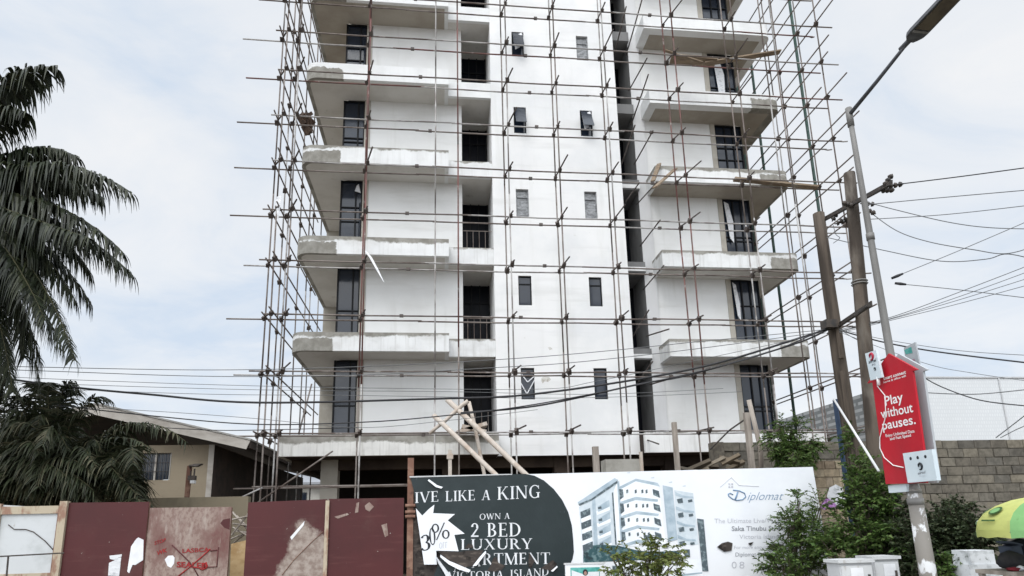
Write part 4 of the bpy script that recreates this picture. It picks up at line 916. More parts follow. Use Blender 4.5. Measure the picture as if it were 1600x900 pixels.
# ------------------------------------------------------------------ red sheet-metal hoarding
YH = 12.0
def hoard(name, L, mat, label, Y=YH, z0=0.12, frame='rust'):
    """L: top-left and top-right pixels; verticals are plumb"""
    a, b = at(*L[0], Y), at(*L[1], Y)
    e = empty(name, ((a.x+b.x)/2, Y, 0), label, 'hoarding panel', 'sheet hoarding panels along the road')
    MB().prism([Vector((a.x, Y, z0)), Vector((b.x, Y, z0)), b, a], Vector((0, 0.012, 0))).build('sheet', M[mat], e)
    f = MB(); w = 0.045
    f.box(a.x-.002, a.x+w, Y+.014, Y+.06, 0, a.z-.01).box(b.x-w, b.x+.002, Y+.014, Y+.06, 0, b.z-.01)
    f.box(a.x+w, b.x-w, Y+.016, Y+.058, min(a.z, b.z)-.07, min(a.z, b.z)-.02).box(a.x+w, b.x-w, Y+.016, Y+.058, .9, .95)
    f.build('frame', M[frame], e)
    return e, a, b
e1, a, b = hoard('hoarding_panel', [(5, 789), (93, 794)], 'white_sheet', 'whitish sheet panel with a cream and red frame at the far left', frame='frame_beige')
f = MB()
f.box(a.x-.16, a.x-.005, YH-.04, YH+.02, 0, a.z+.02).build('post', M['frame_beige'], e1)
MB().box(a.x, b.x, YH-.035, YH-.002, a.z-.16, a.z-.03).build('rail', M['frame_beige'], e1)
MB().box(b.x, b.x+.045, YH-.035, YH+.01, 0, b.z+.03).build('post', M['rust'], e1)
MB().box(a.x, b.x, YH-.033, YH-.002, at(40, 896, YH).z-.05, at(40, 896, YH).z).build('rail', M['frame_beige'], e1)
MB().tube([at(x, y, YH-.012) for x, y in ((13, 820), (22, 827), (40, 827), (52, 831), (70, 845), (84, 860))], .008, 5).build('scribble', M['dark_iron'], e1, smooth=True)
MB().tube([at(-10, 870, 11.7), at(100, 864, 11.7)], .012, 6).build('tie_rod', M['dark_iron'], e1)
MB().tube([at(13, 869, 11.7), at(9, 915, 11.7)], .014, 6).build('tie_rod', M['dark_iron'], e1)
p0 = at(98, 785, YH)
o = MB().box(p0.x-.02, p0.x+.10, YH-.05, YH+.05, 0, p0.z+.02).build('gate_post', M['frame_beige']); tag(o, 'old cream-painted gate post between the whitish panel and the dark red sheet', 'post')
e2, a, b = hoard('hoarding_panel', [(108, 785.5), (233, 784)], 'red1', 'plain dark red sheet with two torn white paper patches, left of the faded one')
mb = MB(); mb.prism([at(x, y, YH-.006) for x, y in Z2([(1420, 480), (1440, 465), (1495, 490), (1490, 700), (1410, 752), (1380, 750), (1345, 838), (1325, 820), (1365, 560), (1405, 500)], 0, 770, 6.667)], Vector((0, .005, 0))); mb.build('paper_scrap', M['white_paint'], e2)
mb = MB(); mb.prism([at(x, y, YH-.006) for x, y in Z2([(1140, 655), (1270, 640), (1265, 665), (1215, 680), (1262, 672), (1250, 790), (1240, 867), (1125, 862), (1135, 730), (1200, 700), (1145, 690)], 0, 770, 6.667)], Vector((0, .005, 0))); mb.build('paper_scrap', M['white_film'], e2)
e3, a, b = hoard('hoarding_panel', [(234, 793.5), (362, 792)], 'faded', 'faded pinkish sheet sprayed with red graffiti lettering', Y=YH+.03)
def spray(L, w, mat='graffiti', ox=235, oy=835, s=12.3):
    MB().tube([at(x, y, YH+.026) for x, y in Z2(L, ox, oy, s)], w, 5).build('graffiti', M[mat], e3, smooth=True)
YG = YH+.024
def gtext(body, x0, y0, x1, y1, h, mat='graffiti', bold=.02):
    sans_text(body, at(x0, y0, YG), at(x1, y1, YG), at(x0, y0-h, YG), OUT, M[mat], 'graffiti', e3, bold)
gtext('STOP', 241.5, 851.5, 259, 846, 5.5); gtext('WK', 245, 868, 261, 862.5, 7); gtext('LASBCA', 285, 864, 327, 861.5, 6.5); gtext('SEALED', 276, 886, 325, 888, 8.5, bold=.03)
spray([(415, 205), (600, 380), (760, 540), (840, 660), (920, 800)], .011, 'graffiti_dark'); spray([(1150, 280), (990, 430), (800, 590), (680, 690), (540, 800)], .012); spray([(1150, 315), (1300, 300), (1310, 240)], .012, 'graffiti_dark'); spray([(1300, 300), (1275, 620), (1090, 632)], .012, 'graffiti_dark'); spray([(820, 630), (930, 640), (1000, 680), (1085, 640), (1070, 540), (1030, 560), (1040, 640)], .016)
MB().prism([at(x, y, YH+.026) for x, y in Z2([(275, 480), (340, 410), (430, 405), (465, 450), (455, 560), (395, 640), (330, 610)], 235, 835, 12.3)], Vector((0, .004, 0))).build('paper_scrap', M['white_paint'], e3)
MB().prism([at(x, y, YH+.026) for x, y in Z2([(860, 330), (890, 290), (965, 275), (960, 400), (900, 375)], 220, 770, 6.92)], Vector((0, .004, 0))).build('paint_patch', M['red1'], e3)
e4, a, b = hoard('hoarding_panel', [(388, 785), (511, 780)], 'red2', 'dark red sheet with a wide diagonal scrape down to bare grey')
MB().tube([at(x, y, YH-.006) for x, y in Z2([(418, 895), (480, 815), (575, 720), (640, 660)], 320, 640, 3.4625)], .006, 5).build('scratch', M['rust'], e4)
MB().prism([at(x, y, YH-.006) for x, y in Z2([(462, 690), (540, 602), (535, 625), (470, 705)], 320, 640, 3.4625)], Vector((0, .005, 0))).build('paper_scrap', M['white_paint'], e4)
e5, a, b = hoard('hoarding_panel', [(514, 779.5), (631, 778)], 'red3', 'dark red sheet with chipped pale flakes beside the billboard')
mb = MB()
for L in ([(865, 520), (890, 500), (915, 525), (890, 552), (870, 540)], [(820, 505), (835, 500), (830, 555), (812, 560)], [(955, 625), (985, 615), (992, 680), (975, 690)], [(700, 580), (770, 560), (780, 568), (720, 590)]): mb.prism([at(x, y, YH-.005) for x, y in Z2(L, 320, 640, 3.4625)], Vector((0, .004, 0)))
mb.build('paper_scrap', M['faded'], e5)
p = at(512.5, 783, YH)
tag(MB().box(p.x-.035, p.x+.03, YH-.04, YH+.05, 0, p.z+.01).build('fence_post', M['frame_beige']), 'narrow pale wooden post between the scraped and the chipped red sheets', 'post')
p, p2 = at(635, 745, YH), at(649, 745, YH)
g = empty('gate_post', (p.x+.08, YH+.1, 0), 'rusty steel gate post with welded hinges at the left edge of the billboard', 'post')
MB().box(p.x+.02, p.x+.13, YH+.03, YH+.14, 0, p.z+.35).build('post', M['rust'], g)
for y in (790, 800, 807): 
    h_ = at(641, y, YH); MB().tube([(h_.x-.09, YH, h_.z), (h_.x+.09, YH, h_.z)], .03, 7).build('hinge', M['rust'], g)
c = at(375, 846, 13.2)
tag(MB().prism([Vector((at(361, 900, 13.2).x, 13.2, 0)), Vector((at(389, 900, 13.2).x, 13.2, 0)), at(389, 843, 13.2), at(361, 850, 13.2)], Vector((0, .05, 0))).build('board', M['plywood']), 'ochre plywood sheet seen in the gap between faded and scraped panels', 'board')
mb = MB()
for i in range(9):
    A_, B_ = at(366+jit(5), 800+i*6, 14.5+jit(.3)), at(390+jit(5), 822+jit(22), 14.2); mb.tube([A_, B_], .02, 5)
tag(mb.build('timber_scraps', M['post_wood']), 'loose timber offcuts behind the gap in the hoarding', 'timber')

# ------------------------------------------------------------------ left house
hs = empty('house', (-9.5, 20, 0), 'low ochre house with a grey sheet roof behind the palm', 'house')
hx0, hx1, HY = -15.5, at(333, 720, 20).x, 20.0
wa, wb = at(218, 708, HY), at(265, 750, HY)
rx, rz = at(150, 634, 19.4), None
ridge = at(150, 632, 19.4); eave = at(392, 688, 19.4); slope = (ridge.z-eave.z)/(eave.x-ridge.x)
lx = ridge.x-(eave.x-ridge.x); 
def roofz(x): return ridge.z-abs(x-ridge.x)*slope
mb = wall_grid(hx0, hx1, 0, roofz(hx1)-0.34, [(wa.x, wb.x, wb.z, wa.z)], HY, 0.15)
mb.poly([(hx0, HY, roofz(hx0)-.34), (hx1, HY, roofz(hx1)-.34), (ridge.x, HY, ridge.z-.34)]) if hx0 > lx else None
mb.build('wall', M['house_wall'], hs)
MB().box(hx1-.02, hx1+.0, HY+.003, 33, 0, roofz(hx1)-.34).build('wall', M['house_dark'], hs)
MB().box(hx1-.14, hx1+.015, HY-.02, HY+.001, 0, roofz(hx1)-.34).build('corner_trim', M['fascia'], hs)
w = MB().box(wa.x+.02, wb.x-.02, HY+.08, HY+.09, wb.z+.02, wa.z-.02).build('window', M['glass'], hs)
f = MB(); mx = (wa.x+wb.x)/2
for x in (wa.x, wb.x-.05, mx-.02): f.box(x, x+.05, HY+.03, HY+.077, wb.z, wa.z)
f.build('frame', M['fascia'], w)
f = MB()
for i in range(9): x = wa.x+.1+i*.1; f.box(x, x+.012, HY+.01, HY+.022, wb.z+.02, wa.z-.02)
for i in range(3): z = wb.z+.25+i*.26; f.box(wa.x+.05, wb.x-.05, HY+.012, HY+.024, z, z+.012)
f.build('burglar_bars', M['dark_iron'], w)
lip = 0.03
for sgn, xe_ in ((1, eave.x), (-1, lx)):
    MB().prism([Vector((ridge.x, 19.38, ridge.z)), Vector((xe_, 19.38, roofz(xe_))), Vector((xe_, 19.38, roofz(xe_)+.05)), Vector((ridge.x, 19.38, ridge.z+.05))], Vector((0, 14.6, 0))).build('roof', M['roof_grey'], hs)
    MB().prism([Vector((ridge.x, 19.4, ridge.z-.3)), Vector((xe_-sgn*.12, 19.4, roofz(xe_)-.26)), Vector((xe_-sgn*.02, 19.4, roofz(xe_)-.005)), Vector((ridge.x, 19.4, ridge.z-.005))], Vector((0, .04, 0))).build('fascia', M['fascia'], hs)
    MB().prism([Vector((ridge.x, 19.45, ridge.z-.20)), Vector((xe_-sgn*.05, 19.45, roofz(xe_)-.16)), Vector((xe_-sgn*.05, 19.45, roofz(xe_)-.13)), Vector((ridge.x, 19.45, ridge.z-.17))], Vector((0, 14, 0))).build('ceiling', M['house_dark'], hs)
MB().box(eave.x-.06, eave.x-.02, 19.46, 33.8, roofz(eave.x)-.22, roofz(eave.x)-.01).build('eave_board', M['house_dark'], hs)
# low wall in front of the house
p = at(300, 777, 15.5)
tag(MB().box(-15, at(388, 780, 15.5).x, 15.5, 15.7, 0, p.z).build('yard_wall', layered('yard_wall', (0.20, 0.17, 0.12), [((0.12, 0.105, 0.075), 1.5, (1, 1, .4), .4, .7, .9)], bump=.2)), 'low olive-brown yard wall showing over the faded hoarding panel', 'wall')
# small solar lamp on a post
a_, b_ = at(297, 728, 15.9), at(293, 800, 15.9)
lp = empty('yard_lamp', (a_.x, 15.9, 0), 'short rusty post with a small lamp and bracket before the ochre house', 'lamp')
MB().box(a_.x-.055, a_.x+.035, 15.86, 15.95, 0, a_.z).build('post', M['rust'], lp)
h_ = at(307, 727, 15.8)
MB().prism([Vector((h_.x-.16, 15.75, h_.z-.03)), Vector((h_.x+.04, 15.7, h_.z-.035)), Vector((h_.x+.14, 15.7, h_.z+.03)), Vector((h_.x-.02, 15.75, h_.z+.035)), Vector((h_.x-.16, 15.75, h_.z+.0))], Vector((0, .16, 0))).build('lamp_head', M['dark_iron'], lp)
MB().tube([(a_.x, 15.88, a_.z-.05), (a_.x+.05, 15.8, a_.z-.02), (h_.x, 15.8, h_.z-.02)], .014, 6).build('arm', M['dark_iron'], lp)
k_ = at(302, 742, 15.8)
MB().box(k_.x-.10, k_.x+.06, 15.74, 15.86, k_.z-.12, k_.z-.02).tube([(k_.x+.02, 15.8, k_.z-.02), (k_.x+.02, 15.8, k_.z+.14)], .02, 6).tube([(k_.x-.06, 15.8, k_.z-.02), (k_.x-.06, 15.8, k_.z+.10)], .015, 6).build('bracket', M['dark_iron'], lp)
tag(MB().box(k_.x-.03, k_.x+.06, 15.72, 15.84, k_.z-.2, k_.z-.13).build('sensor_cap', M['cabinet_light'], lp))

# far house seen through the ground floor
fh = empty('far_house', (-9.5, 47, 0), 'distant pale house with a blue-grey roof seen under the deck', 'house')
fa, fb = at(405, 757, 46), at(520, 752, 46); ft = at(470, 735, 46)
MB().box(fa.x-3, fb.x+1.5, 46, 54, 0, fa.z).build('wall', M['far_wall'], fh)
MB().prism([Vector((fa.x-3.4, 45.4, fa.z-.1)), Vector((fb.x+1.9, 45.4, fa.z-.1)), Vector((fb.x+1.9, 45.4, fa.z+.06)), Vector((fa.x-3.4, 45.4, fa.z+.06))], Vector((0, .05, 0))).add([(fa.x-3.4, 45.4, fa.z+.06), (fb.x+1.9, 45.4, fa.z+.06), (fb.x, 50, ft.z+.45), (fa.x-1.5, 50, ft.z+.45)], [(0, 1, 2, 3)]).build('roof', M['far_roof'], fh)
for x in (fa.x+.9, fa.x+2.8, fa.x+4.5):
    MB().box(x-.4, x+.4, 45.95, 45.98, fa.z-1.6, fa.z-.6).build('window', M['glass'], fh)
# ------------------------------------------------------------------ block wall and screen on the right
WY = 16.5
x0, x1 = at(1130, 705, WY).x, 32.0
bw = empty('block_wall', (16, WY, 0), 'weathered brown sandcrete block wall behind the arrow sign', 'wall')
mort = MB(); bl = MB(); cap_z = at(1465, 689, WY).z
MB().box(x0, x1, WY+.02, WY+.2, 0, cap_z-.02).build('mortar_bed', M['mortar'], bw)
z = 0.0; row = 0; bh = 0.247
while z+bh < cap_z+.06:
    x = x0 - (0.22 if row % 2 else 0)
    while x < x1:
        w = 0.49+jit(.03)
        if x > x0-.1 and not (random.random() < .015 and row > 12):
            dy = jit(.016); bl.box(x+.010+jit(.006), x+w-.012+jit(.005), WY-.012+dy, WY+.015+.1, z+.010+jit(.006), z+bh-.012+jit(.008))
        x += w
    z += bh; row += 1
bl.build('block_courses', M['block'], bw)
MB().box(x0-.3, x0-.005, WY-.08, WY+.25, 0, cap_z+.02).build('end_pier', M['mortar'], bw)
# warm stone pier nearer to the road, left of the utility poles
a_, b_ = at(1263, 722, 14.2), at(1330, 722, 14.2)
pr = empty('stone_pier', ((a_.x+b_.x)/2, 14.3, 0), 'warm yellowish stone pier with cracks and pale smears right of the billboard', 'wall')
sb = MB(); z = 0; row = 0
while z < a_.z-.1:
    h_ = random.uniform(.16, .26); x = a_.x
    while x < b_.x-.05:
        w = min(random.uniform(.18, .42), b_.x-x); sb.box(x+.006, x+w-.008, 14.2+jit(.02), 14.5, z+.006, z+h_-.008); x += w
    z += h_; row += 1
sb.build('stone_courses', M['stone_warm'], pr); MB().box(a_.x+.02, b_.x-.02, 14.24, 14.55, 0, z).build('mortar_bed', M['mortar'], pr)
MB().prism([at(x, y, 14.16) for x, y in ((1296, 762), (1306, 757), (1316, 762), (1322, 776), (1318, 792), (1303, 788), (1292, 776))], Vector((0, .01, 0))).build('lime_smear', M['white_lime'], pr)
c = at(1293, 789, 13.6)
pu = MB(); n = 10
for i in range(n):
    a0, a1 = math.pi*i/n, math.pi*(i+1)/n
    for j in range(3):
        f0, f1 = (1, .75, .4, .05)[j], (1, .75, .4, .05)[j+1]; h0, h1 = (0, .10, .17, .2)[j], (0, .10, .17, .2)[j+1]
        g_ = lambda a, f, hh: c+Vector((math.cos(a)*.2*f, -math.sin(a)*.2*f, hh-.08+.03*math.sin(a*7)))
        pu.quad(g_(a0, f0, h0), g_(a1, f0, h0), g_(a1, f1, h1), g_(a0, f1, h1))
tag(pu.build('purple_bag', M['purple'], smooth=True), 'small purple cloth bag sitting in the shrubs by the stone pier', 'bag')

sx, sy, sz = at(1425, 592, 26).x, 26.0, 7.75
scn = empty('screen_fence', (sx+10, sy, 0), 'tall white perforated screen enclosure rising behind the block wall', 'fence')
MB().box(sx+.06, sx+60, sy, sy+.05, 0, sz).build('front_screen', M['screen'], scn)
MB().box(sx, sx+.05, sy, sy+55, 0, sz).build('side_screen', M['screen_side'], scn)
mb = MB()
for i in range(14): mb.box(sx+.06+i*4.2, sx+.12+i*4.2, sy-.05, sy-.003, 0, sz)
mb.box(sx-.02, sx+60, sy-.05, sy+.1, sz+.003, sz+.06); mb.build('frame', M['cabinet'], scn)

# ------------------------------------------------------------------ utility poles
def upole(name, top, bot, Y, r0, r1, label):
    A_, B_ = at(*top, Y), at(*bot, Y); d = (B_-A_); B_ = A_+d*(A_.z/-d.z)
    e = empty(name, tuple(B_), label, 'utility pole', 'wooden utility poles')
    n = 10; pts = [B_.lerp(A_, i/n)+Vector((jit(.006), jit(.006), 0)) for i in range(n+1)]
    MB().tube(pts, [r1+(r0-r1)*i/n for i in range(n+1)], 12).build('pole', M['pole_wood'], e, smooth=True)
    return e, A_, B_
YA, YB_ = 12.5, 11.5
pa, pa_t, pa_b = upole('utility_pole', (1279, 334), (1328, 680), YA, .125, .17, 'shorter brown wooden utility pole, left one of the two')
pb, pb_t, pb_b = upole('utility_pole', (1327, 271), (1370, 730), YB_, .115, .165, 'taller brown wooden utility pole partly hidden by the red arrow sign')
def onpole(t, b, z): return t.lerp(b, (t.z-z)/(t.z-b.z))
# angle-iron crossarms tie the two poles together
a1, a2 = at(1286, 341, YA-.15), at(1386, 288, 10.2)
dv = (a2-a1).normalized()
def arm(a, b, parent, w=.05):
    d = (b-a).normalized(); u = d.cross(Vector((0, 0, 1))).normalized(); v = u.cross(d)
    MB().obox((a+b)/2, d, u, v, (b-a).length/2, w*.25, w).obox((a+b)/2-v*w*.9+u*w*.6, d, u, v, (b-a).length/2, w*.75, w*.2).build('crossarm', M['dark_iron'], parent)
arm(at(1276, 349, YA+.35), at(1394, 285, 10.1), pb)
arm(at(1296, 518, YA+.5), at(1362, 474, 10.6), pb)
def insul(p, d, parent, n=3, r=.055):
    d = d.normalized(); mb = MB()
    pts, rs = [p], [.012]
    for i in range(n):
        b = .04+i*.085
        pts += [p+d*b, p+d*(b+.01), p+d*(b+.05), p+d*(b+.055)]; rs += [.015, r, r*.75, .018]
    pts.append(p+d*(.04+n*.085)); rs.append(.012)
    mb.tube(pts, rs, 9); mb.build('insulator', M['dark_iron'], parent, smooth=True)
for (x, y, Y, d) in ((1300, 346, YA-.4, (.5, -.3, .8)), (1304, 350, YA-.5, (1, -.6, .05)), (1310, 347, YA-.6, (1, -.4, .35)), (1381, 291, 10.3, (.6, -.2, .8)), (1386, 292, 10.2, (1, -.3, .1)), (1376, 298, 10.4, (1, 0, .1)), (1344, 318, 11.3, (1, -.3, -.2)), (1332, 322, 11.2, (-1, -.3, .1)), (1349, 326, 11.2, (.4, -.6, -.7))):
    insul(at(x, y, Y), Vector(d), pb if x > 1325 else pa)
for z in (at(1340, 440, YB_).z, at(1340, 444, YB_).z):
    c_ = onpole(pb_t, pb_b, z); MB().tube([c_+Vector((math.cos(a*.6283)*.15, math.sin(a*.6283)*.15, 0)) for a in range(11)], .012, 5).build('band', M['galv'], pb)
for (x, y0, y1) in ((1308, 505, 560), (1316, 580, 680)):
    p0_, p1_ = at(x, y0, YA-.19), at(x+(y1-y0)*.13, y1, YA-.21); MB().tube([p0_, p1_], .05, 6).build('splint', M['pole_wood'], pa)
MB().box(*(lambda c_: (c_.x-.12, c_.x+.14, c_.y-.18, c_.y+.05, c_.z-.1, c_.z+.08))(at(1292, 508, YA-.1))).build('bracket', M['dark_iron'], pa)
MB().tube([at(1337, 494, 11.0), at(1354, 479, 10.7)], .03, 6).build('bracket', M['dark_iron'], pb)
p0_, p1_ = at(1303, 624, 12.2), at(1373, 736, 10.1)
tag(MB().tube([p0_, p1_], .022, 8).build('stay_pipe', M['pilaster'], smooth=True), 'thin white pipe leaning diagonally between the utility poles', 'pipe')
p0_, p1_ = at(1308, 624, 13.4), at(1313, 740, 13.4)
tag(MB().box(p0_.x-.05, p0_.x+.05, 13.35, 13.5, 0, p0_.z).build('blue_post', M['blue_pole']), 'blue painted post directly behind the left utility pole', 'post')

# ------------------------------------------------------------------ street lamp
LX = 6.3
sl_b = Vector((LX+.03, 8.0, 0)); sl_t = at(1326, 172, 8.0)
lamp = empty('street_lamp', tuple(sl_b), 'tall grey street lamp leaning over the road with flaking paint at its foot', 'street lamp')
n = 8
kz = at(1430, 768, 8).z
kp = sl_b.lerp(sl_t, kz/sl_t.z)
MB().tube([kp.lerp(sl_t, i/n) for i in range(n+1)], [.062-(.062-.036)*i/n for i in range(n+1)], 14).build('upper_pole', M['galv'], lamp, smooth=True)
MB().tube([sl_b, kp+Vector((0, 0, .03))], [.112, .090], 16).build('lower_pole', M['flaked'], lamp, smooth=True)
MB().tube([kp+Vector((0, 0, -.02)), kp+Vector((0, 0, .10))], [.096, .07], 16).tube([kp+Vector((0, 0, -.17)), kp+Vector((0, 0, -.09))], .101, 16).build('collar', M['galv'], lamp, smooth=True)
j = sl_b.lerp(sl_t, at(1362, 375, 8).z/sl_t.z); MB().tube([j, j+Vector((0, 0, .10))], .056, 14).build('collar', M['galv'], lamp, smooth=True)
arm0 = sl_t + Vector((0, 0, -.1)); arm1 = atX(1421, 63, LX+.02)
MB().tube([sl_t-Vector((0, 0, .28)), sl_t+Vector((0, 0, .03))], .048, 12).build('cap_sleeve', M['galv'], lamp, smooth=True)
MB().tube([arm0+Vector((0, -.02, .02)), arm0.lerp(arm1, .5), arm1], [.032, .028, .024], 10).build('arm', M['lamp_body'], lamp, smooth=True)
hd = (atX(1492, -12, LX+.06)-arm1).normalized(); hu = Vector((1, 0, 0)); hu = (hu-hd*hu.dot(hd)).normalized(); hv = hd.cross(hu)
if hv.z < 0: hv = -hv
MB().tube([arm1-hd*.16, arm1+hd*.03], .037, 10).build('spigot', M['lamp_body'], lamp, smooth=True)
def hpt(a, b, c): return arm1+hd*a+hu*b+hv*c
hb = MB(); prof = [(0.0, .05, .03), (.04, .09, .05), (.09, .125, .06), (.16, .135, .065), (.78, .13, .055), (.86, .10, .04)]
vs = []
for a, w, h in prof: vs += [hpt(a, -w, -.035), hpt(a, w, -.035), hpt(a, w*.92, h*.35), hpt(a, w*.5, h), hpt(a, -w*.5, h), hpt(a, -w*.92, h*.35)]
fs = [tuple((i*6+k, i*6+(k+1) % 6, (i+1)*6+(k+1) % 6, (i+1)*6+k)) for i in range(len(prof)-1) for k in range(6)]
fs += [tuple(range(5, -1, -1)), tuple(range(len(vs)-6, len(vs)))]
hb.add(vs, fs).build('lamp_head', M['lamp_body'], lamp)
ln = MB(); ln.prism([hpt(.22, -.105, -.038), hpt(.22, .105, -.038), hpt(.80, .10, -.038), hpt(.80, -.10, -.038)], -hv*.008); ln.build('lens', M['lamp_lens'], lamp)
MB().prism([hpt(.17, -.11, -.037), hpt(.17, .11, -.037), hpt(.20, .11, -.037), hpt(.20, -.11, -.037)], -hv*.014).build('lens_clip', M['galv'], lamp)

# ------------------------------------------------------------------ red arrow sign on the lamp pole
SX = 6.16
S = lambda x, y, d=0.0: atX(x, y, SX) + Vector((-d, 0, 0))
NX = Vector((-1, 0, 0))
outl = [(1388, 552.5), (1433, 577.5), (1425.5, 580), (1449, 743), (1447, 754.5), (1384, 756.5), (1363, 597), (1355, 599)]
sg = empty('arrow_sign', (SX+.1, 7.9, 2.0), 'red upward arrow-shaped double sign with white lettering on the lamp pole', 'sign')
MB().prism([S(x, y) for x, y in outl], Vector((.03, 0, 0))).build('front_panel', M['sign_red'], sg)
MB().prism([S(x, y)+Vector((.15, .0, 0)) for x, y in outl], Vector((.03, 0, 0))).build('rear_panel', M['sign_back'], sg)
zmid = (S(1400, 640).z, S(1410, 720).z)
for z in zmid: MB().box(SX+.032, SX+.148, 7.96, 8.0, z-.02, z+.02).build('bracket', M['dark_iron'], sg)
def stx(body, x0, y0, x1, y1, h, mat='sign_white', bold=.012):
    up = S(x0, y0-h, .002); bl_, br_ = S(x0, y0, .002), S(x1, y1, .002)
    up = bl_+Vector((0, 0, (up-bl_).length))
    sans_text(body, bl_, br_, up, NX, M[mat], 'lettering', sg, bold)
stx('Play', 1384, 634, 1412, 626.5, 15); stx('without', 1377.5, 653.5, 1427.5, 643.5, 14.5); stx('pauses.', 1380, 671.5, 1431.5, 662, 14.5)
stx('Enjoy Unlimited Data', 1384.5, 683, 1429.5, 675.5, 4.6); stx('and Fast Speed', 1391, 688, 1424, 682, 4.6)
stx('smart connect', 1381, 594, 1416, 583.5, 5.2, bold=.02); stx('home & office wifi', 1381, 599, 1416, 588.5, 3.2)
MB().tube([S(x, y, .012) for x, y in ((1372, 603), (1384, 618), (1385, 640), (1384, 655), (1376, 684), (1376, 700), (1383, 715), (1397, 727), (1413, 730.5))], .007, 6).build('cable', M['sign_white'], sg, smooth=True)
def swirl(o, s, mat, parent, dvec, rv, uv):
    pts = []
    for i in range(15):
        a = R(-120+i*22); r = s*(1-.02*i); pts.append(o+rv*math.cos(a)*r*.85+uv*math.sin(a)*r+dvec*.004)
    MB().tube(pts, [s*.16+s*.22*math.sin(math.pi*i/14) for i in range(15)], 6).build('logo', M[mat], parent, smooth=True)
RV = Vector((0, -1, 0)); UV = Vector((0, 0, 1))
# white antenna boxes clamped to the sign
def whitebox(name, L, X, depth, label, parts):
    Q = lambda x, y, d=0: atX(x, y, X)+Vector((-d, 0, 0))
    pts = [Q(*p) for p in L]; c_ = sum(pts, Vector())/4
    e = empty(name, tuple(c_), label, 'box')
    MB().prism(pts, Vector((depth, 0, 0))).build('case', M['box_pale'], e)
    parts(e, Q); return e
def p1(e, Q):
    swirl(Q(1361.5, 557), .05, 'logo_red', e, NX, RV, UV)
    sans_text('airtel', Q(1357.5, 568, .002), Q(1369, 565, .002), Q(1357.5, 562.5, .002), NX, M['ink_dark'], 'lettering', e, .01)
    swirl(Q(1367, 576.5), .022, 'ink_dark', e, NX, RV, UV)
    sans_text('5G', Q(1362.5, 571.5, .002), Q(1368, 570, .002), Q(1362.5, 568.5, .002), NX, M['ink_grey'], 'lettering', e, .01)
    MB().tube([Q(1370, 591)+Vector((.02, 0, .02)), Q(1371, 602)+Vector((.02, 0, 0))], .022, 8).build('plug', M['sign_white'], e, smooth=True)
whitebox('antenna_box', [(1351.5, 552.5), (1368.5, 547), (1378.5, 589.5), (1360, 594.5)], 6.08, .03, 'small white antenna box with a red swirl, upper left of the arrow sign', p1)
def p2(e, Q):
    for x, y in ((1423, 716.5), (1434, 715), (1446, 713.5)):
        o = Q(x, y, .002); MB().poly([o+RV*math.cos(t*.785)*.022+UV*math.sin(t*.785)*.022 for t in range(8)]).build('port', M['ink_dark'], e)
    swirl(Q(1438, 728.5), .042, 'ink_dark', e, NX, RV, UV)
    sans_text('airtel', Q(1434.5, 741.5, .002), Q(1446, 739.5, .002), Q(1434.5, 737, .002), NX, M['ink_grey'], 'lettering', e, .015)
    sans_text('5G WiFi', Q(1436.5, 745, .002), Q(1446, 744, .002), Q(1436.5, 743, .002), NX, M['ink_pale'], 'lettering', e, .0)
whitebox('antenna_box', [(1410.5, 708.5), (1455.5, 702), (1464, 750.5), (1418.5, 754.5)], 6.03, .055, 'square pale equipment box with three dots at the bottom corner of the arrow sign', p2)
Q3 = lambda x, y, d=0: atX(x, y, 6.55)+Vector((-d, 0, 0))
tp = empty('small_sign', tuple(Q3(1425, 565)), 'narrow pale sign with a green print sticking up behind the arrow sign', 'sign')
MB().prism([Q3(1412, 543.5), Q3(1430, 534.5), Q3(1441, 592), Q3(1420, 596)], Vector((.02, 0, 0))).build('panel', M['sign_back'], tp)
MB().poly([Q3(1413, 547, .003), Q3(1424, 542, .003), Q3(1426, 551.5, .003), Q3(1415.5, 553.5, .003)]).build('print', M['teal'], tp)
MB().poly([Q3(1418.5, 564.5, .003), Q3(1429, 560.5, .003), Q3(1430, 563.5, .003), Q3(1419, 567, .003)]).build('print', simple('pink_print', (.35, .2, .26)), tp)
o_ = atX(1393, 763, 6.2)
tag(MB().box(6.19, 6.30, o_.y-.3, o_.y+.05, o_.z-.06, o_.z+.04).build('sign_foot', M['box_pale'], sg))

# ------------------------------------------------------------------ cabinets, lime-washed block
def cabinet(a, b, Y, dep, label):
    A_, B_ = at(*a, Y), at(*b, Y)
    e = empty('telecom_cabinet', ((A_.x+B_.x)/2, Y+dep/2, 0), label, 'cabinet', 'telecom cabinets')
    zt = A_.z
    MB().box(A_.x, B_.x, Y, Y+dep, .1, zt-.05).build('body', M['cabinet'], e)
    MB().box(A_.x-.03, B_.x+.03, Y-.04, Y+dep+.03, zt-.047, zt).build('lid', M['cabinet_light'], e)
    MB().box(A_.x+.02, B_.x-.02, Y-.02, Y-.002, .2, zt-.09).build('door', M['cabinet_light'], e)
    h_ = MB().box(B_.x-.10, B_.x-.07, Y-.045, Y-.022, zt-.36, zt-.22); h_.build('handle', M['dark_iron'], e)
    MB().box(A_.x+.16, A_.x+.36, Y-.026, Y-.0215, zt-.30, zt-.12).build('sticker', M['white_paint'], e)
    MB().box(A_.x-.04, B_.x+.04, Y-.05, Y+dep+.05, 0, .1).build('plinth', M['kerb'], e)
cabinet((1310, 875), (1361, 874), 9.4, .32, 'grey metal street cabinet with a white sticker, left one of two')
cabinet((1362, 869.5), (1402, 868.5), 9.75, .34, 'grey metal street cabinet with a slightly taller lid, right one of two')
a_, b_ = at(1512, 868, 9.2), at(1560, 862, 9.2)
wl = empty('gate_pier', ((a_.x+b_.x)/2, 9.3, 0), 'low lime-washed white pier flaking beside the green umbrella', 'pier')
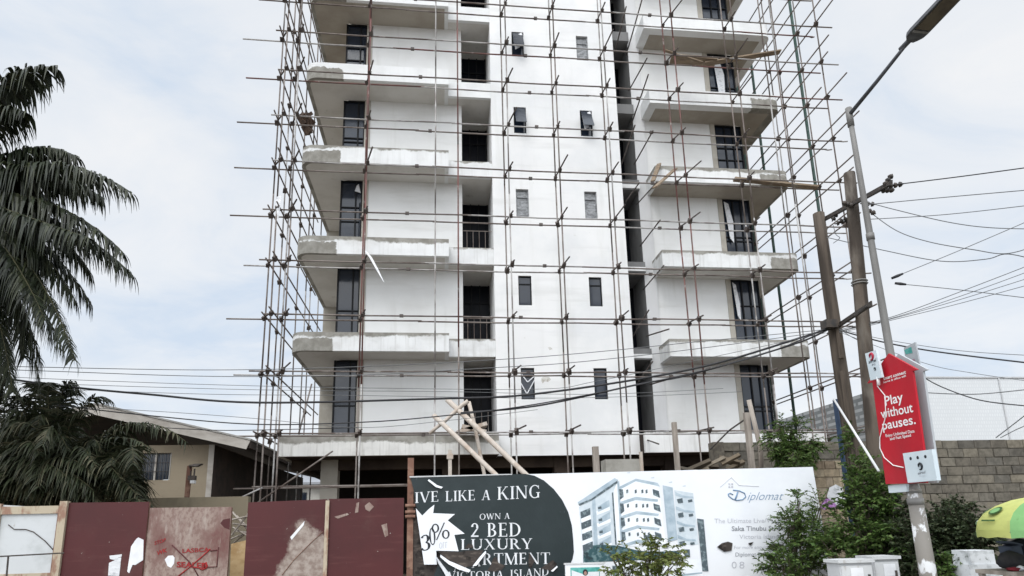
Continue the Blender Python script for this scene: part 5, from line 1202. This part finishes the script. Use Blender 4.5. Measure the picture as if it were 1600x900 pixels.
MB().plan([(a_.x, 9.2), (b_.x, 9.2), (b_.x-.02, 9.6), (a_.x+.02, 9.6)], 0, at(1540, 882, 9.2).z).build('base', M['white_lime'], wl)
MB().plan([(a_.x+.06, 9.22), (b_.x-.05, 9.23), (b_.x-.07, 9.58), (a_.x+.06, 9.58)], at(1540, 882, 9.2).z+.002, at(1540, 860, 9.2).z).build('top_block', M['white_lime'], wl)

# ------------------------------------------------------------------ market umbrella and stall
UY = 7.6
ue = at(1527, 833, UY); ua = at(1650, 772, UY)
um = empty('umbrella', (ua.x, UY, 0), 'big green and yellow market umbrella at the right edge of the photo', 'umbrella')
Rr = (ua.x-ue.x)*.76; zc_, za = ue.z+.02, ua.z
def dome(t, a): 
    rr = Rr*math.sin(t*math.pi/2)**.95; return Vector((ua.x+rr*math.cos(a), UY+rr*math.sin(a), zc_+(za-zc_)*math.cos(t*math.pi/2)))
a_off = R(180+10)
for k in range(8):
    mb = MB(); aa0 = a_off+k*math.pi/4; nn = 6
    for i in range(nn):
        for j in range(4):
            a0, a1 = aa0+j*math.pi/16, aa0+(j+1)*math.pi/16
            sag0, sag1 = [1-.03*math.sin(math.pi*jj/4) for jj in (j, j+1)]
            q_ = lambda t, a, sg_: Vector((ua.x, UY, 0)) + Vector(((dome(t, a).x-ua.x)*sg_, (dome(t, a).y-UY)*sg_, dome(t, a).z))
            t0, t1 = max(.02, i/nn), (i+1)/nn
            mb.quad(q_(t0, a0, sag0), q_(t0, a1, sag1), q_(t1, a1, sag1), q_(t1, a0, sag0))
    for j in range(4):
        a0, a1 = aa0+j*math.pi/16, aa0+(j+1)*math.pi/16
        d0, d1 = dome(1, a0), dome(1, a1); drop = Vector((0, 0, -.085))
        mb.quad(d0, d1, d1+drop*(.9+.2*(j % 2)), d0+drop*(1.1-.2*(j % 2)))
    mb.build('canopy_panel', M['umb_yellow'] if k % 2 else M['umb_green'], um, smooth=True, weld=True)
def on_dome(t, a, out=.006):
    p = dome(t, a); d = Vector((p.x-ua.x, p.y-UY, (p.z-zc_)*2+.3)).normalized(); return p+d*out
for k in range(8):
    am = a_off+k*math.pi/4+math.pi/8
    mb = MB(); ring_ = [on_dome(.62+.085*math.sin(t*.5236), am+.15*math.cos(t*.5236), .008) for t in range(12)]
    mb.poly(ring_).build('canopy_logo', M['umb_dark'] if k % 2 else M['white_paint'], um)
    if k % 2:
        MB().poly([on_dome(.62+.055*math.sin(t*.5236), am+.11*math.cos(t*.5236), .011) for t in range(12)]).build('canopy_logo', M['umb_green'], um)
        MB().poly([on_dome(.80, am-.16, .008), on_dome(.80, am+.16, .008), on_dome(.83, am+.16, .008), on_dome(.83, am-.16, .008)]).build('canopy_logo', M['umb_dark'], um)
    else:
        MB().poly([on_dome(.86+.05*math.sin(t*.5236), am+.2*math.cos(t*.5236), .008) for t in range(12)]).build('canopy_logo', M['white_paint'], um)
MB().tube([(ua.x, UY, 0), (ua.x, UY, za+.04)], .02, 8).build('pole', M['galv'], um, smooth=True)
for k in range(8):
    a = a_off+k*math.pi/4; MB().tube([(ua.x, UY, za-.03), dome(.5, a)-Vector((0, 0, .03)), dome(1, a)-Vector((0, 0, .02))], .008, 5).build('rib', M['galv'], um)
# goods under the umbrella
tb = empty('stall_table', (at(1610, 880, 8.0).x, 8.0, 0), 'low dark stall table in the shade of the green umbrella', 'table')
ta = at(1572, 893, 7.9)
MB().box(ta.x, ta.x+1.0, 7.8, 8.4, ta.z-.05, ta.z).build('table_top', M['post_wood'], tb)
for x in (ta.x+.05, ta.x+.95):
    for y in (7.85, 8.35): MB().box(x-.03, x+.03, y-.03, y+.03, 0, ta.z-.05).build('leg', M['post_wood'], tb)
def bundle(c_, rx_, ry_, rz_, mat, label, name, seed):
    rnd = random.Random(seed); mb = MB(); nu, nv = 14, 8; vs = []
    for j in range(nv+1):
        for i in range(nu):
            th_, ph = 2*math.pi*i/nu, math.pi*j/nv-math.pi/2; k = 1+.18*math.sin(3*th_+j*1.3+seed)+rnd.uniform(-.07, .07)
            vs.append((c_.x+rx_*k*math.cos(th_)*math.cos(ph)**.6, c_.y+ry_*k*math.sin(th_)*math.cos(ph)**.6, c_.z+rz_*(math.sin(ph)+1)*(1+.08*math.sin(2*th_))))
    fs = [(j*nu+i, j*nu+(i+1) % nu, (j+1)*nu+(i+1) % nu, (j+1)*nu+i) for j in range(nv) for i in range(nu)]
    return tag(mb.add(vs, fs).build(name, mat, smooth=True), label, 'bundle')
z_ = ta.z
bundle(Vector((at(1584, 870, 8.1).x, 8.15, z_)), .16, .15, .12, M['dark_cloth'], 'dark rounded bundle under the umbrella next to the white pier', 'cloth_bundle', 3)
bundle(Vector((at(1587, 890, 7.9).x, 7.92, z_)), .10, .07, .025, M['red_cloth'], 'crumpled red cloth on the stall table', 'cloth_bundle', 5)
bundle(Vector((at(1598, 887, 7.85).x, 7.88, z_)), .05, .05, .035, M['white_film'], 'small white plastic bag on the stall table edge', 'plastic_bag', 8)
bundle(Vector((at(1600, 860, 8.3).x, 8.35, z_)), .22, .2, .19, simple('navy_cloth', (.02, .022, .045)), 'large navy bundle at the back of the stall', 'cloth_bundle', 11)
c_ = at(1577, 849, 8.2)
tag(MB().obox(c_, Vector((1, 0, -.25)).normalized(), Vector((0, 1, 0)), Vector((.25, 0, 1)).normalized(), .09, .12, .012).obox(c_+Vector((.0, 0, -.1)), Vector((1, 0, .1)).normalized(), Vector((0, 1, 0)), Vector((-.1, 0, 1)).normalized(), .08, .1, .07).build('goods_box', simple('steel_blue', (.09, .11, .16))), 'small dark box with a bluish lid hanging below the umbrella rim', 'box')

# ------------------------------------------------------------------ overhead wires
def spline(P_, n=10):
    out = []
    for i in range(len(P_)-1):
        p0, p1_, p2_, p3 = P_[max(i-1, 0)], P_[i], P_[i+1], P_[min(i+2, len(P_)-1)]
        for k in range(n):
            t = k/n; out.append(.5*((2*p1_)+(p2_-p0)*t+(2*p0-5*p1_+4*p2_-p3)*t*t+(3*p1_-p0-3*p2_+p3)*t**3))
    out.append(P_[-1]); return out
def wire(L, r, label, mat='wire', group='overhead wires'):
    P_ = [at(x, y, Y) for x, y, Y in L]
    C_ = spline(P_, 8)
    if L[-1][0] > 1610: d = (C_[-1]-C_[-2]).normalized(); C_.append(C_[-1]+Vector((d.x, d.y, max(-.1, min(.3, d.z))))*22)
    if L[-1][0] < -10: d = (C_[-1]-C_[-2]).normalized(); C_.append(C_[-1]+Vector((d.x, d.y, d.z))*18)
    return tag(MB().tube(C_, r, 5, cap=False).build('overhead_wire', M[mat], smooth=True), label, 'wire', group)
wire([(1296, 512, 12.4), (1250, 528, 12.5), (1080, 577, 12.8), (840, 615, 13.2), (680, 623, 13.5), (400, 629, 14), (230, 616, 14.3), (95, 603, 14.6), (-60, 582, 15)], .024, 'thickest black cable sagging from the left utility pole across the whole facade')
wire([(1296, 514, 12.4), (1240, 538, 12.5), (1080, 585, 12.8), (1000, 600, 12.9), (840, 634, 13.2), (720, 645, 13.5)], .02, 'second thick cable bundled just below the thickest one at the pole')
wire([(1296, 511, 12.3), (1200, 551, 12.5), (1060, 588, 12.7), (835, 632, 13.2), (680, 651, 13.5), (560, 660, 13.6), (400, 663, 14), (250, 651, 14.3), (100, 634, 14.6), (-60, 610, 15)], .013, 'thin dark cable running low past the slanting timber poles to the palm')
wire([(1290, 515, 12.4), (1100, 533, 12.8), (930, 550, 13), (775, 562, 13.3), (560, 573, 13.6), (330, 578, 14), (80, 574, 14.5), (-60, 570, 15)], .008, 'topmost thin wire over the facade at the lowest balconies', 'wire_grey')
wire([(1290, 518, 12.4), (1080, 546, 12.8), (900, 566, 13), (780, 574, 13.3), (560, 586, 13.6), (330, 588, 14), (80, 580, 14.5), (-60, 575, 15)], .008, 'second thin wire below the topmost, crossing the tower above its lowest windows', 'wire_grey')
wire([(1290, 520, 12.4), (1080, 565, 12.8), (930, 596, 13), (840, 608, 13.3), (560, 606, 13.6), (330, 601, 14), (80, 592, 14.5), (-60, 585, 15)], .006, 'faint grey wire passing through the lowest tower windows', 'wire_grey')
wire([(1130, 607, 14), (930, 616, 14), (700, 612, 14), (400, 609, 14.2), (90, 600, 14.5), (-60, 594, 15)], .006, 'faint grey wire just above the thickest cable at the left', 'wire_grey')
wire([(1160, 612, 14), (1000, 619, 14), (840, 622, 14), (560, 618, 14), (330, 616, 14.2), (90, 608, 14.5)], .006, 'faint grey wire touching the thickest cable in the middle of the tower', 'wire_grey')
wire([(840, 640, 14), (700, 657, 14), (560, 668, 14), (400, 654, 14.2), (250, 643, 14.4), (60, 633, 14.6)], .006, 'faint grey wire low across the left wing wall', 'wire_grey')
wire([(560, 668, 15), (400, 672, 15), (330, 672, 15), (250, 668, 15)], .010, 'short dark wire running from the scaffolding to the ochre house roof')
for L, r, lab in (
    ([(1386, 290, 10.2), (1500, 276, 9.6), (1640, 257, 9)], .012, 'highest wire leaving the taller pole to the right edge'),
    ([(1352, 320, 11.2), (1480, 308, 10.4), (1640, 294, 9.6)], .010, 'second highest wire rising gently from the taller pole to the right'),
    ([(1352, 343, 11.2), (1480, 335, 10.4), (1640, 317, 9.6)], .009, 'third wire nearly level from behind the lamp pole to the right'),
    ([(1355, 316, 11.2), (1400, 328, 10.8), (1481, 347, 10.3), (1550, 356, 10), (1640, 358, 9.6)], .010, 'drooping wire that crosses the third wire right of the lamp pole'),
    ([(1355, 328, 11.2), (1400, 360, 10.8), (1452, 378, 10.4), (1520, 390, 10), (1576, 396, 9.8), (1640, 376, 9.6)], .010, 'deeply sagging wire ending at the dark splice at the right edge'),
    ([(1292, 371, 12.3), (1380, 391, 11.4), (1470, 408, 10.6), (1540, 405, 10.1), (1576, 397, 9.8), (1640, 412, 9.6)], .010, 'sagging wire from the shorter pole meeting the splice at the right edge'),
    ([(1396, 434, 10.5), (1412, 427, 10.4), (1500, 391, 10), (1640, 331, 9.5)], .008, 'straight wire climbing steeply right from the upper black clamp'),
    ([(1400, 443, 10.5), (1415, 444.5, 10.4), (1500, 453, 10), (1640, 470, 9.5)], .008, 'wire descending slightly right from the lower black clamp'),
    ([(1312, 515, 12), (1394, 495, 11), (1500, 456, 10.3), (1640, 402, 9.6)], .008, 'uppermost of the four fanning wires from the lower crossarm'),
    ([(1312, 517, 12), (1394, 497, 11), (1500, 463, 10.3), (1640, 412, 9.6)], .007, 'second of the four fanning wires from the lower crossarm'),
    ([(1312, 518, 12), (1394, 498, 11), (1500, 468, 10.3), (1640, 424, 9.6)], .007, 'third of the four fanning wires from the lower crossarm'),
    ([(1312, 520, 12), (1394, 500, 11), (1500, 474, 10.3), (1640, 436, 9.6)], .007, 'lowest of the four fanning wires from the lower crossarm'),
    ([(1312, 516, 12.2), (1373, 533, 11.4), (1440, 546, 10.8), (1520, 557, 10.3), (1640, 571, 9.6)], .017, 'thick black cable passing behind the arrow sign to the right edge'),
    ([(1312, 514, 12.2), (1380, 530, 11.4), (1500, 548, 10.4), (1640, 557, 9.6)], .007, 'thin wire close above the thick black cable at the right'),
    ([(1312, 519, 12.2), (1440, 566, 10.8), (1520, 583, 10.3), (1640, 600, 9.6)], .006, 'faint wire close below the thick black cable at the right'),
    ([(1436, 585, 10.8), (1470, 604, 10.5), (1530, 625, 10.1), (1600, 634, 9.7), (1640, 637, 9.5)], .012, 'dark cable sagging over the white screen enclosure from the arrow sign'),
    ([(1436, 613, 10.9), (1520, 616, 10.3), (1600, 609, 9.8), (1640, 603, 9.5)], .010, 'level cable crossing the middle of the white screen enclosure'),
    ([(1556, 684, 10.5), (1600, 650, 10), (1640, 617, 9.6)], .010, 'cable rising steeply from the block wall top at the right edge'),
    ([(1563, 684, 10.5), (1600, 666, 10), (1640, 655, 9.6)], .008, 'cable rising gently from the block wall top at the right edge'),
    ([(1312, 514, 11.9), (1330, 526, 11.8), (1360, 541, 11.6)], .008, 'short drooping wire between the two utility poles'),
    ([(1302, 352, 12), (1306, 366, 12), (1312, 372, 12), (1302, 380, 12.2)], .008, 'small looped wire under the left pole insulators'),
):
    wire(L, r*.9, lab, 'wire' if r > .0115 else 'wire_grey')
for (x0_, y0_, x1_, y1_), lab in (((1393, 435, 1411, 427.5), 'upper black dead-end clamp in the sky right of the lamp pole'), ((1398, 442.5, 1416, 444.5), 'lower black dead-end clamp in the sky right of the lamp pole')):
    tag(MB().tube([at(x0_, y0_, 10.5), at((x0_+x1_)/2, (y0_+y1_)/2, 10.45), at(x1_, y1_, 10.4)], [.022, .03, .018], 8).build('wire_clamp', M['wire'], smooth=True), lab, 'clamp', 'wire clamps')

# ------------------------------------------------------------------ palms
def bez(a, b, c, t): return a*(1-t)**2+b*(2*t*(1-t))+c*t*t
def frond(lv, rc, a, b, c, nl=34, ll=.7, lw=.028, droop=.8, t0=.14, rr=.022):
    pts = [bez(a, b, c, i/12) for i in range(13)]
    rc.tube(pts, [rr*(1-.8*i/12)+.003 for i in range(13)], 5)
    for i in range(nl):
        t = t0+(1-t0)*i/(nl-1); p = bez(a, b, c, t); f = (bez(a, b, c, min(1, t+.03))-bez(a, b, c, max(0, t-.03))).normalized()
        side = f.cross(Vector((0, 0, 1)))
        side = side.normalized() if side.length > .05 else Vector((1, 0, 0))
        upn = side.cross(f)
        env = ll*(.55+.45*math.sin(math.pi*min(1, .15+t*.95)))*(1 if t < .9 else .75)
        for sg_ in (-1, 1):
            l_ = env*random.uniform(.75, 1.15); d = (side*sg_*random.uniform(.5, .95)+f*random.uniform(.35, .7)+upn*random.uniform(-.1, .3)).normalized()
            q0, w_ = p, lw*random.uniform(.7, 1.2); dr = droop*random.uniform(.6, 1.3)
            pv = None; seg = 4
            for k in range(seg+1):
                s = k/seg; pos = q0+d*l_*s*(1-.25*dr*s)+Vector((0, 0, -1))*l_*dr*.75*s*s
                wid = w_*(.5+1.1*s if s < .35 else (1-s)*1.35)
                wv = f*max(wid, .002) if k < seg else f*.002
                cur_ = (pos-wv, pos+wv)
                if pv:
                    o = len(lv.v); lv.v += [tuple(pv[0]), tuple(pv[1]), tuple(cur_[1]), tuple(cur_[0])] if k == 1 else [tuple(cur_[1]), tuple(cur_[0])]
                    if k == 1: lv.f.append((o, o+1, o+2, o+3)); last = (o+3, o+2)
                    else: lv.f.append((last[0], last[1], o, o+1)); last = (o+1, o)
                pv = cur_
def palm(name, crown, fr, trunk_r, label, mat, **kw):
    e = empty(name, (crown.x, crown.y, 0), label, 'palm tree')
    lv, rc = MB(), MB()
    for a, b, c, k2 in fr: 
        kk = dict(kw); kk.update(k2); frond(lv, rc, a, b, c, **kk)
    lv.build('leaflets', M[mat], e); rc.build('frond_stems', M['rachis'], e, smooth=True)
    n = 14; pts = [Vector((crown.x+.12*math.sin(i*.5), crown.y, crown.z*i/n)) for i in range(n+1)]
    MB().tube(pts, [trunk_r*(1.25-.3*i/n+.06*(i % 2)) for i in range(n+1)], 12).build('trunk', M['trunk'], e, smooth=True)
    return e
PY = 13.0
cr = at(-70, 300, PY)
pal = []
rnd = random.Random(12)
for ctrl, tip, dy in (((-30, 100), (86, 106), -.3), ((-35, 125), (60, 128), .3), ((-40, 150), (40, 175), -.5), ((40, 205), (120, 245), .2), ((80, 215), (204, 300), -.5), ((50, 232), (152, 285), .6), ((90, 288), (192, 394), -.2), ((95, 320), (206, 428), .4), ((60, 345), (140, 372), -.9), ((60, 360), (118, 470), .2), ((70, 400), (116, 562), -.5), ((35, 440), (62, 598), .5), ((0, 470), (20, 612), -.4), ((20, 380), (70, 500), -.9), ((-10, 300), (60, 330), 1.0), ((10, 400), (40, 520), .9), ((40, 420), (96, 540), .8)):
    pal.append((cr, at(*ctrl, PY+dy*.6), at(*tip, PY+dy), {'ll': .95} if tip[1] < 200 else {}))
    if tip[1] > 280: pal.append((cr, at(ctrl[0]-25+rnd.uniform(-15, 15), ctrl[1]+22+rnd.uniform(-15, 15), PY+dy+.5), at(tip[0]-45+rnd.uniform(-25, 10), tip[1]+25+rnd.uniform(-25, 25), PY+dy+.9), {}))
for ctrl, tip, dy in (((-160, 180), (-260, 260), .2), ((-170, 250), (-300, 380), -.4), ((-150, 320), (-250, 500), .4), ((-90, 120), (-140, 90), .3), ((-110, 380), (-160, 560), -.3), ((-70, 250), (-60, 380), 2.2), ((-60, 250), (-40, 420), -2.2)):
    pal.append((cr, at(*ctrl, PY+dy), at(*tip, PY+dy*1.5), {}))
palm('coconut_palm', cr, pal, .16, 'tall dark palm whose drooping fronds enter at the left edge', 'palm', nl=96, ll=.76, lw=.040, droop=1.35, t0=.06)
P2 = 14.6
c2 = at(75, 800, P2); fr2 = []
rnd = random.Random(4)
for i in range(130):
    bx = rnd.uniform(-30, 190); by = 800 - rnd.uniform(0, 70)*(1-abs(bx-80)/160)
    ang = rnd.uniform(5, 175); L_ = rnd.uniform(85, 150); dy = rnd.uniform(-1.3, 1.1)
    tx = bx+math.cos(R(ang))*L_; ty = by-math.sin(R(ang))*L_*.62+rnd.uniform(-10, 30)
    tx = min(tx, 208)
    cx = bx+math.cos(R(ang))*L_*.45; cy_ = by-math.sin(R(ang))*L_*.8-rnd.uniform(20, 55)
    fr2.append((at(bx, by, P2+dy*.7), at(cx, max(cy_, 600), P2+dy), at(tx, max(ty, 628), P2+dy*1.2), {}))
for i in range(22):
    ang = rnd.uniform(60, 170); L_ = rnd.uniform(150, 215)
    fr2.append((c2, at(75+math.cos(R(ang))*L_*.5, 770-math.sin(R(ang))*L_*.95, P2), at(75+math.cos(R(ang))*L_, 780-math.sin(R(ang))*L_*.85, P2+rnd.uniform(-.8, .8)), {}))
for ctrl, tip, dy in (((190, 600), (290, 690), -.8), ((170, 660), (215, 768), -.9), ((150, 640), (235, 700), -1.1), ((170, 620), (245, 672), -.6), ((120, 590), (170, 625), .1), ((90, 560), (120, 605), .2), ((30, 560), (0, 600), -.4), ((150, 690), (215, 775), -1.2), ((40, 640), (-20, 720), -1.0), ((110, 640), (150, 730), -1.4), ((60, 640), (60, 760), -1.5), ((130, 660), (190, 750), -1.4)):
    fr2.append((c2, at(*ctrl, P2+dy*.6), at(*tip, P2+dy), {}))
palm('oil_palm', c2, fr2, .3, 'dense dark oil palm clump sprawling before the ochre house', 'palm_low', nl=42, ll=.62, lw=.030, droop=.9, t0=.10, rr=.016)

# ------------------------------------------------------------------ shrubs
def sprig(lv, tw, p, d, L_, nl, ls, lw, curl=.3):
    d = d.normalized(); side = d.cross(Vector((0, 0, 1)))
    side = side.normalized() if side.length > .1 else Vector((1, 0, 0))
    pts = []; q_ = Vector(p); dd = d.copy()
    for i in range(5): pts.append(q_.copy()); q_ += dd*L_/4; dd = (dd+Vector((jit(.2), jit(.2), -curl*.4+jit(.15)))).normalized()
    tw.tube(pts, [.006, .005, .004, .003, .002], 4, cap=False)
    for i in range(nl):
        t = .12+.88*i/max(1, nl-1); k = min(3, int(t*4)); b = pts[k].lerp(pts[k+1], t*4-k)
        ax = (pts[k+1]-pts[k]).normalized()
        v = (side*(1 if i % 2 else -1)*random.uniform(.5, 1)+ax*random.uniform(.2, .9)+Vector((jit(.4), jit(.4), jit(.5)))).normalized()
        w_ = v.cross(Vector((jit(1), jit(1), 1)).normalized()); w_ = w_.normalized() if w_.length > .05 else side
        l_ = ls*random.uniform(.6, 1.25); ww = lw*random.uniform(.7, 1.2)
        lv.quad(b, b+v*l_*.45+w_*ww, b+v*l_+Vector((0, 0, -l_*.18)), b+v*l_*.45-w_*ww)
def shrub(name, label, base, blobs, mat, ns, nl=14, ls=.07, lw=.02, L_=.4, cat='shrub', stems=5, curl=.3, up=.5):
    """blobs: (centre, (rx, ry, rz), weight)"""
    e = empty(name, tuple(base), label, cat); lv, tw = MB(), MB(); tot = sum(b[2] for b in blobs)
    for c_, r_, w_ in blobs:
        for i in range(int(ns*w_/tot)):
            while True:
                u = Vector((jit(1), jit(1), jit(1)))
                if .12 < u.length < 1: break
            rad = u.length**.35; u.normalize(); rad *= .8+.35*math.sin(u.x*5+c_.x*3)*math.sin(u.z*6+c_.z*2)
            p = c_+Vector((u.x*r_[0], u.y*r_[1], u.z*r_[2]))*rad*.74
            sprig(lv, tw, p, Vector((u.x, u.y, u.z*.6+up))+Vector((jit(.5), jit(.5), jit(.4))), L_*random.uniform(.35, .85), nl, ls, lw, curl)
        tw.tube([base+Vector((jit(.15), jit(.15), 0)), (base+c_)/2+Vector((jit(.1), jit(.1), 0)), c_], [.03, .02, .01], 5)
        for k in range(stems): tw.tube([(base+c_)/2+Vector((jit(.1), 0, 0)), c_+Vector((jit(.8)*r_[0], jit(.8)*r_[1], jit(.8)*r_[2]))], [.012, .004], 4)
    lv.build('foliage', M[mat], e); tw.build('stems', M['twig'], e, smooth=True); return e
def pb_(x, y, Y): return at(x, y, Y)
shrub('roadside_shrub', 'leafy green shrub leaning over the right end of the white billboard', Vector((at(1235, 900, 11.3).x, 11.3, 0)),
      [(pb_(1245, 870, 11.3), (.55, .5, .45), 3), (pb_(1236, 820, 11.4), (.22, .3, .3), 1.2), (pb_(1275, 840, 11.3), (.34, .4, .4), 2.0), (pb_(1222, 888, 11.2), (.32, .4, .22), 1.3), (pb_(1246, 775, 11.5), (.05, .1, .2), .18), (pb_(1282, 790, 11.6), (.12, .2, .2), .4)], 'leaf_mid', 430, 15, .08, .017, .40)
shrub('climbing_shrub', 'tall dark green creeper swallowing the foot of the utility poles', Vector((at(1345, 900, 11.0).x, 10.9, 0)),
      [(pb_(1350, 840, 10.9), (.7, .5, .45), 3), (pb_(1355, 790, 11.0), (.48, .4, .40), 2.4), (pb_(1348, 738, 11.2), (.24, .3, .35), 1.2), (pb_(1360, 770, 10.9), (.35, .3, .4), 1.2), (pb_(1300, 860, 10.8), (.4, .4, .35), 1.3), (pb_(1330, 690, 11.9), (.10, .2, .3), .35), (pb_(1390, 850, 10.6), (.4, .4, .3), 1.2)], 'leaf_mid', 640, 14, .09, .024, .38)
shrub('hedge', 'dense grey-green hedge behind the street lamp foot', Vector((at(1470, 900, 10.4).x, 10.4, 0)),
      [(pb_(1420, 850, 10.5), (.5, .45, .5), 2), (pb_(1475, 840, 10.3), (.7, .5, .55), 4), (pb_(1512, 850, 10.0), (.5, .4, .45), 3), (pb_(1440, 885, 10.2), (.6, .4, .3), 1.5), (pb_(1400, 800, 10.9), (.25, .3, .25), .7), (pb_(1490, 798, 10.6), (.3, .3, .15), .5)], 'leaf_dark', 1500, 16, .07, .022, .36)
shrub('young_tree', 'young yellow-green tree with upright sprays in front of the printed white block', Vector((at(1010, 900, 11.0).x, 11.0, 0)),
      [(pb_(1040, 862, 11.0), (.34, .3, .14), 1.5), (pb_(1000, 878, 10.9), (.45, .3, .14), 2), (pb_(1045, 885, 10.8), (.35, .3, .18), 2), (pb_(962, 868, 11.1), (.2, .2, .1), .6), (pb_(975, 895, 10.9), (.4, .3, .15), 1.2), (pb_(1018, 852, 11.1), (.15, .2, .12), .6)], 'leaf_yellow', 150, 13, .085, .024, .33, up=.2)
shrub('wall_creeper', 'green creeper spilling over the wall above the billboard end', Vector((at(1235, 760, 14.0).x, 14.3, 0)),
      [(pb_(1238, 712, 14.0), (.5, .3, .28), 3), (pb_(1255, 695, 14.2), (.45, .3, .22), 1.6), (pb_(1215, 690, 14.2), (.35, .3, .2), 1.2), (pb_(1243, 735, 13.4), (.16, .2, .22), .8), (pb_(1248, 668, 14.2), (.06, .1, .25), .35), (pb_(1222, 668, 14.3), (.08, .1, .2), .3)], 'leaf_mid', 430, 14, .10, .018, .42, curl=.6, up=.2)
shrub('roadside_shrub', 'small bush with dry stems at the foot of the lamp pole', Vector((at(1500, 900, 9.6).x, 9.9, 0)), [(pb_(1485, 893, 9.7), (.3, .3, .2), 1)], 'leaf_mid', 90, 12, .08, .022, .3)
